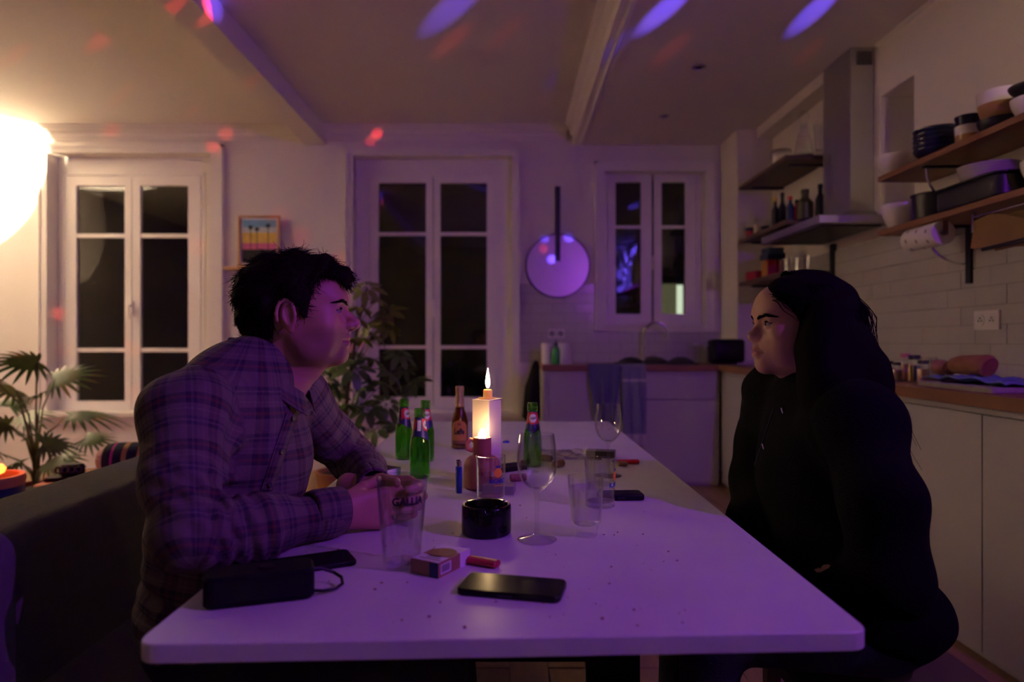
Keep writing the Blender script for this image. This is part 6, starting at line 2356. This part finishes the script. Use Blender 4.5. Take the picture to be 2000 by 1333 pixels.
# collar: stand and fold-over fall round the neck, open at the throat
rings = []
nC = 41
for i, (off, hz) in enumerate(((0.000, -0.018), (0.001, 0.010), (0.004, 0.030), (0.010, 0.034), (0.017, 0.022), (0.024, 0.000), (0.029, -0.014))):
    r_ = []
    for j in range(nC):
        a = -PI + 0.30 + (2 * PI - 0.60) * j / (nC - 1)       # measured from the nape
        ca, sa = math.cos(a), math.sin(a)
        front = (1 - ca) / 2
        cx_ = -0.506 - ca * (0.062 + off)
        cy_ = 1.425 - sa * (0.064 + off)
        tip = max(0, front - 0.80) * 5
        zz = 1.083 - 0.098 * front ** 1.25 + hz * (1 - 0.25 * front) - (0.022 * tip if i >= 5 else 0.0)
        r_.append((cx_ + (0.010 * tip if i >= 4 else 0), cy_, zz))
    rings.append(r_)
child_world(cloth_band('collar', rings, 'plaid', man, man, 0.0105), man)


def ring_about(c, d, ref, r1, r2, n=33):
    d = np.array(d, float)
    d /= np.linalg.norm(d)
    e1 = np.array(ref, float)
    e1 -= d * (e1 @ d)
    e1 /= np.linalg.norm(e1)
    e2 = np.cross(d, e1)
    return [tuple(np.array(c) + e1 * r1 * math.cos(2 * PI * j / (n - 1)) + e2 * r2 * math.sin(2 * PI * j / (n - 1))) for j in range(n)]


for wr, el in ((WR, np.array(ER)), (WL, np.array(EL))):
    d = wr - el
    d /= np.linalg.norm(d)
    c_ = wr - d * 0.055 + np.array((0, 0, 0.001))
    rings = []
    for t_, r_ in ((-0.012, 0.040), (-0.010, 0.0455), (0.0, 0.0475), (0.03, 0.0475), (0.054, 0.0465), (0.058, 0.0445), (0.058, 0.040), (0.03, 0.036)):
        rings.append(ring_about(c_ + d * t_, d, (0, -0.3, 1), r_, r_ * 0.84))
    child_world(cloth_band('cuff', rings, 'plaid', man, man, 0.0085), man)

# placket and buttons down the front of the shirt
bv = BVHTree.FromPolygons([Vector(p) for p in Vs], [tuple(int(i) for i in q_) for q_ in Qs])


def on_shirt(px, py, off=0.003):
    o_ = Vector((0, 0, E))
    d_ = Vector(((px - CX) / F0, 1, (CY - py) / F0)).normalized()
    h_, n_, i_, t_ = bv.ray_cast(o_, d_)
    if h_ is None:
        return None
    return h_ + n_ * off, n_


pts_l, pts_r = [], []
for k in range(15):
    t_ = k / 14
    px, py = 562 + (502 - 562) * t_, 806 + (985 - 806) * t_
    a, b = on_shirt(px - 3, py), on_shirt(px + 20, py)
    if a and b and (a[0] - b[0]).length < 0.08 and a[0].y > 1.235 and b[0].y > 1.235:
        pts_l.append(tuple(a[0]))
        pts_r.append(tuple(b[0]))
if len(pts_l) > 3:
    mid_ = [tuple((Vector(a) + Vector(b)) / 2 + Vector((0.001, -0.001, 0))) for a, b in zip(pts_l, pts_r)]
    child_world(cloth_band('placket', [pts_l, mid_, pts_r], 'plaid', shirt, man, 0.012), Matrix and man)
    bpy.data.objects['placket'].location = (0, 0, 0)
    for k in (1, len(mid_) // 2, len(mid_) - 2):
        p_ = Vector(mid_[k])
        b_ = MB().lathe([(0, 0), (0.0052, 0), (0.0056, 0.0012), (0.0045, 0.002), (0, 0.0016)], 14)
        n_ = on_shirt(CX + p_.x * F0 / p_.y, CY - (p_.z - E) * F0 / p_.y)
        n_ = n_[1] if n_ else Vector((0.5, -0.8, 0))
        b_.xform(Matrix.Translation(p_ + n_ * 0.002) @ n_.to_track_quat('Z', 'Y').to_matrix().to_4x4())
        o = obj('button', b_, 'pack_dark', shirt, True)

# trousers and shoes
tf = Field((-0.85, 1.15, -0.02), (0.10, 1.72, 0.68), 0.009)
tf.ell((-0.60, 1.41, 0.52), (0.135, 0.175, 0.10), 0.05)
for sy in (1.32, 1.52):
    tf.chain([((-0.58, sy, 0.495), 0.085), ((-0.15, sy + 0.02, 0.52), 0.066), ((-0.11, sy + 0.02, 0.12), 0.055)], 0.03)
v_, q_ = tf.mesh()
child_world(np_mesh('trousers', v_, q_, 'trouser', man), man)
for sy in (1.34, 1.54):
    sfn = Field((-0.22, sy - 0.08, -0.03), (0.16, sy + 0.08, 0.16), 0.006)
    sfn.cone((-0.12, sy, 0.05), (0.03, sy, 0.042), 0.043, 0.040, 0.03)
    sfn.cone((-0.11, sy, 0.06), (-0.11, sy, 0.10), 0.045, 0.042, 0.02)
    sfn.F = np.maximum(sfn.F, (0.002 - sfn.ax[2])[None, None, :].astype(np.float32))
    v_, q_ = sfn.mesh()
    child_world(np_mesh('shoe', v_, q_, 'blacksoft', man), man)

# ------------------------------------------------------------------ the woman
wom = thing('person', 'woman with long dark hair in a black hooded top at the right, facing left', 'person', (0.78, 1.50, 0))
HW = (0.648, 1.52, 1.135)
yaw = math.radians(182)
RW = frame((math.cos(yaw), math.sin(yaw), -0.02))
hf = head_field(True)
hf.cone((-0.025, 0, -0.035), (-0.045, 0, -0.140), 0.046, 0.050, 0.03)
hf.cone((0.028, 0, -0.085), (-0.020, 0, -0.155), 0.024, 0.036, 0.035)
Vh, Qh = hf.mesh()
SKIN_W = (0.43, 0.225, 0.15)
parts = [(to_world(Vh * 0.97, RW, HW), Qh, head_tint(Vh, SKIN_W, (0.36, 0.11, 0.095), 0))]
# core body and hands in the lap
bf = Field((0.38, 1.05, -0.02), (1.05, 1.92, 1.10), 0.012)
bf.ell((0.715, 1.52, 0.83), (0.10, 0.145, 0.18), 0.05)
bf.ell((0.76, 1.51, 0.62), (0.11, 0.14, 0.16), 0.05)
bf.ell((0.79, 1.51, 0.52), (0.13, 0.16, 0.11), 0.05)
bf.cone((0.70, 1.52, 0.95), (0.685, 1.52, 1.03), 0.06, 0.046, 0.04)
W1, W2 = np.array((0.60, 1.43, 0.60)), np.array((0.585, 1.60, 0.60))
bf.chain([((0.69, 1.345, 0.93), 0.05), ((0.70, 1.275, 0.68), 0.04), (tuple(W1), 0.026)], 0.02)
bf.chain([((0.67, 1.69, 0.945), 0.05), ((0.64, 1.745, 0.76), 0.04), (tuple(W2), 0.026)], 0.02)
for sy in (1.42, 1.60):
    bf.chain([((0.76, sy, 0.50), 0.07), ((0.42, sy - 0.01, 0.51), 0.055), ((0.40, sy, 0.10), 0.04)], 0.03)
v_, q_ = bf.mesh()
parts.append((v_, q_, np.tile(np.array(SKIN_W), (len(v_), 1))))
for wr, f_, n_, s_ in ((W1, (-0.55, 0.80, -0.15), (-0.1, 0.1, -1), (-0.8, -0.55, 0)), (W2, (-0.25, -0.75, -0.6), (-0.5, 0.5, -0.7), (-0.9, 0.3, 0.1))):
    hd = hand_field(wr, f_, n_, s_, [(0.35, 0.4, 0.3)] * 4, 0.92)
    v_, q_ = hd.mesh()
    parts.append((v_, q_, np.tile(np.array(SKIN_W), (len(v_), 1))))
Vb, Qb, Tb = join(parts)
child_world(np_mesh('body', Vb, Qb, 'skin', wom, True, None, Tb), wom)
eye_parts(wom, HW, RW * 0.97, (1, 0.02, 0.0))
brow_parts(wom, HW, RW * 0.97, 'hairdark', 0.0044, -0.005, Vh, Qh)

# hooded top
hf2 = Field((0.40, 1.00, 0.44), (1.08, 1.92, 1.10), 0.0065)
hf2.ell((0.715, 1.52, 0.83), (0.150, 0.185, 0.20), 0.05)
hf2.ell((0.745, 1.51, 0.64), (0.145, 0.190, 0.19), 0.05)
hf2.ell((0.785, 1.51, 0.53), (0.165, 0.20, 0.10), 0.05)
hf2.chain([((0.690, 1.345, 0.955), 0.078), ((0.690, 1.50, 1.000), 0.072), ((0.672, 1.69, 0.965), 0.080)], 0.05)
hf2.chain([((0.688, 1.345, 0.950), 0.076), ((0.695, 1.280, 0.820), 0.072), ((0.705, 1.262, 0.670), 0.068), ((0.67, 1.34, 0.61), 0.056), ((0.615, 1.42, 0.60), 0.046)], 0.03)
hf2.chain([((0.672, 1.692, 0.960), 0.078), ((0.652, 1.740, 0.85), 0.070), ((0.640, 1.745, 0.755), 0.066), ((0.60, 1.67, 0.665), 0.056), ((0.585, 1.61, 0.61), 0.046)], 0.03)
# hood bunched behind the neck and up along the far side of the jaw
hf2.chain([((0.612, 1.665, 0.995), 0.038), ((0.650, 1.655, 1.020), 0.044), ((0.745, 1.58, 1.02), 0.055), ((0.775, 1.50, 1.01), 0.058), ((0.735, 1.42, 0.995), 0.050), ((0.650, 1.41, 0.945), 0.036)], 0.03)
hf2.cone((0.622, 1.64, 1.000), (0.645, 1.675, 0.93), 0.03, 0.05, 0.04)
wrinkle(hf2, 0.0026, 34, 9)
v_, q_ = hf2.mesh()
hood_ = child_world(np_mesh('hoodie', v_, q_, 'hoodie', wom), wom)
bv = BVHTree.FromPolygons([Vector(p) for p in v_], [tuple(int(i) for i in a) for a in q_])
zp = []
for k in range(16):
    t_ = k / 15
    h_ = on_shirt(1512 - 50 * t_, 800 + 150 * t_, 0.001)
    if h_ and (not zp or (Vector(zp[-1]) - h_[0]).length < 0.06):
        zp.append(tuple(h_[0]))
if len(zp) > 3:
    obj('zip', MB().tube(zp, 0.0022, 6), 'iron', hood_, True)
for px, py in ((1530, 797), (1493, 868)):
    h_ = on_shirt(px, py, 0.004)
    if h_:
        b_ = MB().tube([h_[0], h_[0] + Vector((0.002, -0.002, -0.012))], [0.0028, 0.0018], 8)
        obj('cord_end', b_, 'chrome', hood_, True)

# trousers
tf = Field((0.30, 1.25, -0.02), (1.0, 1.78, 0.66), 0.009)
tf.ell((0.79, 1.51, 0.525), (0.15, 0.19, 0.10), 0.05)
for sy in (1.42, 1.60):
    tf.chain([((0.76, sy, 0.50), 0.082), ((0.42, sy - 0.01, 0.515), 0.064), ((0.40, sy, 0.12), 0.052)], 0.03)
v_, q_ = tf.mesh()
child_world(np_mesh('trousers', v_, q_, 'trouser', wom), wom)
for sy in (1.42, 1.60):
    sfn = Field((0.22, sy - 0.08, -0.03), (0.50, sy + 0.08, 0.16), 0.006)
    sfn.cone((0.41, sy, 0.05), (0.28, sy, 0.040), 0.040, 0.036, 0.03)
    sfn.cone((0.40, sy, 0.06), (0.40, sy, 0.10), 0.043, 0.040, 0.02)
    sfn.F = np.maximum(sfn.F, (0.002 - sfn.ax[2])[None, None, :].astype(np.float32))
    v_, q_ = sfn.mesh()
    child_world(np_mesh('shoe', v_, q_, 'blacksoft', wom), wom)

# long hair: a solid mass under loose waves
f = Field((-0.20, -0.16, -0.14), (0.13, 0.16, 0.16), 0.004)
f.ell((-0.018, 0, 0.046), (0.112, 0.094, 0.088))
f.ell((-0.03, 0, -0.02), (0.10, 0.098, 0.11), 0.04)
wrinkle(f, 0.0016, 80, 8)
poly = [(-0.25, -0.2), (-0.25, 0.2), (0.12, 0.2), (0.10, 0.100), (0.084, 0.084), (0.066, 0.072), (0.046, 0.045), (0.022, 0.018), (0.004, -0.008), (0.004, -0.06), (0.012, -0.2)]
pd = poly_sdf(f.ax[0], f.ax[2], poly)
f.F = np.maximum(f.F, pd[:, None, :].astype(np.float32))
Vc, Qc = f.mesh()
Vc = to_world(Vc, RW, HW)
g = Field((0.52, 1.20, 0.70), (1.0, 1.76, 1.26), 0.006)
g.chain([((0.685, 1.49, 1.160), 0.080), ((0.715, 1.455, 1.04), 0.082), ((0.738, 1.43, 0.93), 0.072), ((0.755, 1.41, 0.86), 0.045)], 0.03)
g.chain([((0.672, 1.435, 1.110), 0.050), ((0.672, 1.405, 1.01), 0.056), ((0.664, 1.362, 0.93), 0.048), ((0.655, 1.335, 0.86), 0.026)], 0.03)
g.chain([((0.690, 1.59, 1.10), 0.05), ((0.70, 1.61, 1.00), 0.05), ((0.70, 1.62, 0.93), 0.03)], 0.03)
g.chain([((0.668, 1.432, 1.165), 0.040), ((0.652, 1.418, 1.08), 0.048), ((0.655, 1.392, 0.99), 0.050), ((0.655, 1.36, 0.91), 0.04)], 0.03)
wrinkle(g, 0.0026, 60, 12)
Vg, Qg = g.mesh()
N = 2400
K = 14
phi = RNG.uniform(math.radians(78), math.radians(284), N)
cp_, sp__ = np.cos(phi), np.sin(phi)
ff, ll, uu = RW[:, 0], RW[:, 1], RW[:, 2]
H = np.array(HW)


def lv(a, b, c):
    return H + np.outer(a, ff) + np.outer(b, ll) + np.outer(c, uu)


jit = RNG.normal(0, 0.010, N)
one_ = np.ones(N)
Lg = RNG.uniform(0.55, 1.0, N)
ctrl = [lv(0.006 + np.clip(RNG.normal(0, 0.020, N), -0.04, 0.026), RNG.normal(0, 0.008, N), 0.124 * one_ + RNG.normal(0, 0.003, N)),
        lv(np.where(cp_ > 0, cp_ * 0.115, cp_ * 0.088) - 0.012, sp__ * 0.076, 0.096 + 0 * phi),
        lv(cp_ * (0.108 + jit) - 0.018, sp__ * (0.094 + jit), 0.030 + 0 * phi),
        lv(cp_ * (0.100 + jit) - 0.026, sp__ * (0.110 + jit), -0.060 + 0 * phi),
        lv(cp_ * (0.090 + 1.5 * jit) - 0.050, sp__ * (0.125 + 1.5 * jit), -0.145 + 0 * phi),
        lv(cp_ * (0.080 + 2 * jit) - 0.076, sp__ * (0.128 + 2 * jit), -0.225 + 0 * phi),
        lv(cp_ * (0.070 + 3 * jit) - 0.100, sp__ * (0.118 + 3 * jit), -0.300 + 0 * phi)]
C_ = np.stack(ctrl, 1)
tt = np.linspace(0, 1, K)[None, :] * Lg[:, None] * (len(ctrl) - 1.001)
i0 = tt.astype(int)
fr_ = (tt - i0)[..., None]
fr_ = fr_ * fr_ * (3 - 2 * fr_) * 0.35 + fr_ * 0.65
ar = np.arange(N)[:, None]
path = C_[ar, i0] * (1 - fr_) + C_[ar, i0 + 1] * fr_
wv = RNG.uniform(0, 6, (N, 1))
amp = 0.006 * np.clip(tt / 3, 0, 1.4)
path[..., 1] += amp * np.sin(tt * 3.1 + wv)
path[..., 0] += amp * np.cos(tt * 2.7 + wv * 1.7)
# wisps along the hairline, falling over the temples
NW = 900
bl = np.array([(0.086, 0.088), (0.066, 0.074), (0.046, 0.047), (0.024, 0.020), (0.006, -0.008), (0.004, -0.060), (0.006, -0.12)])
t0 = RNG.uniform(0.5, 4.2, NW)
side = np.where(RNG.rand(NW) < 0.6, 1.0, -1.0)
offu, offw = RNG.normal(-0.006, 0.006, NW), RNG.normal(0, 0.004, NW)
tk = np.clip(t0[:, None] + np.linspace(0, 1, K)[None, :] * RNG.uniform(0.8, 2.2, NW)[:, None], 0, 5.99)
bi = tk.astype(int)
bf_ = (tk - bi)[..., None]
uw = bl[bi] * (1 - bf_) + bl[bi + 1] * bf_
U, W_ = uw[..., 0] + offu[:, None] + 0.003 * np.sin(tk * 4 + t0[:, None] * 9), uw[..., 1] + offw[:, None]
vv = 0.096 * np.sqrt(np.clip(1 - ((U + 0.018) / 0.112) ** 2 - ((np.maximum(W_, 0.0) - 0.046) / 0.089) ** 2, 0.02, 1)) + 0.002
wisps = H + U[..., None] * ff + (side[:, None] * vv)[..., None] * ll + W_[..., None] * uu
path = np.concatenate([path, wisps])
V1, Q1 = strands('hair', None, path, 0.0015, 'hairdark', wom)
Vall = np.concatenate([Vc, Vg, V1])
Qall = np.concatenate([Qc, Qg + len(Vc), Q1 + len(Vc) + len(Vg)])
child_world(np_mesh('hair', Vall, Qall, 'hairdark', wom), wom)
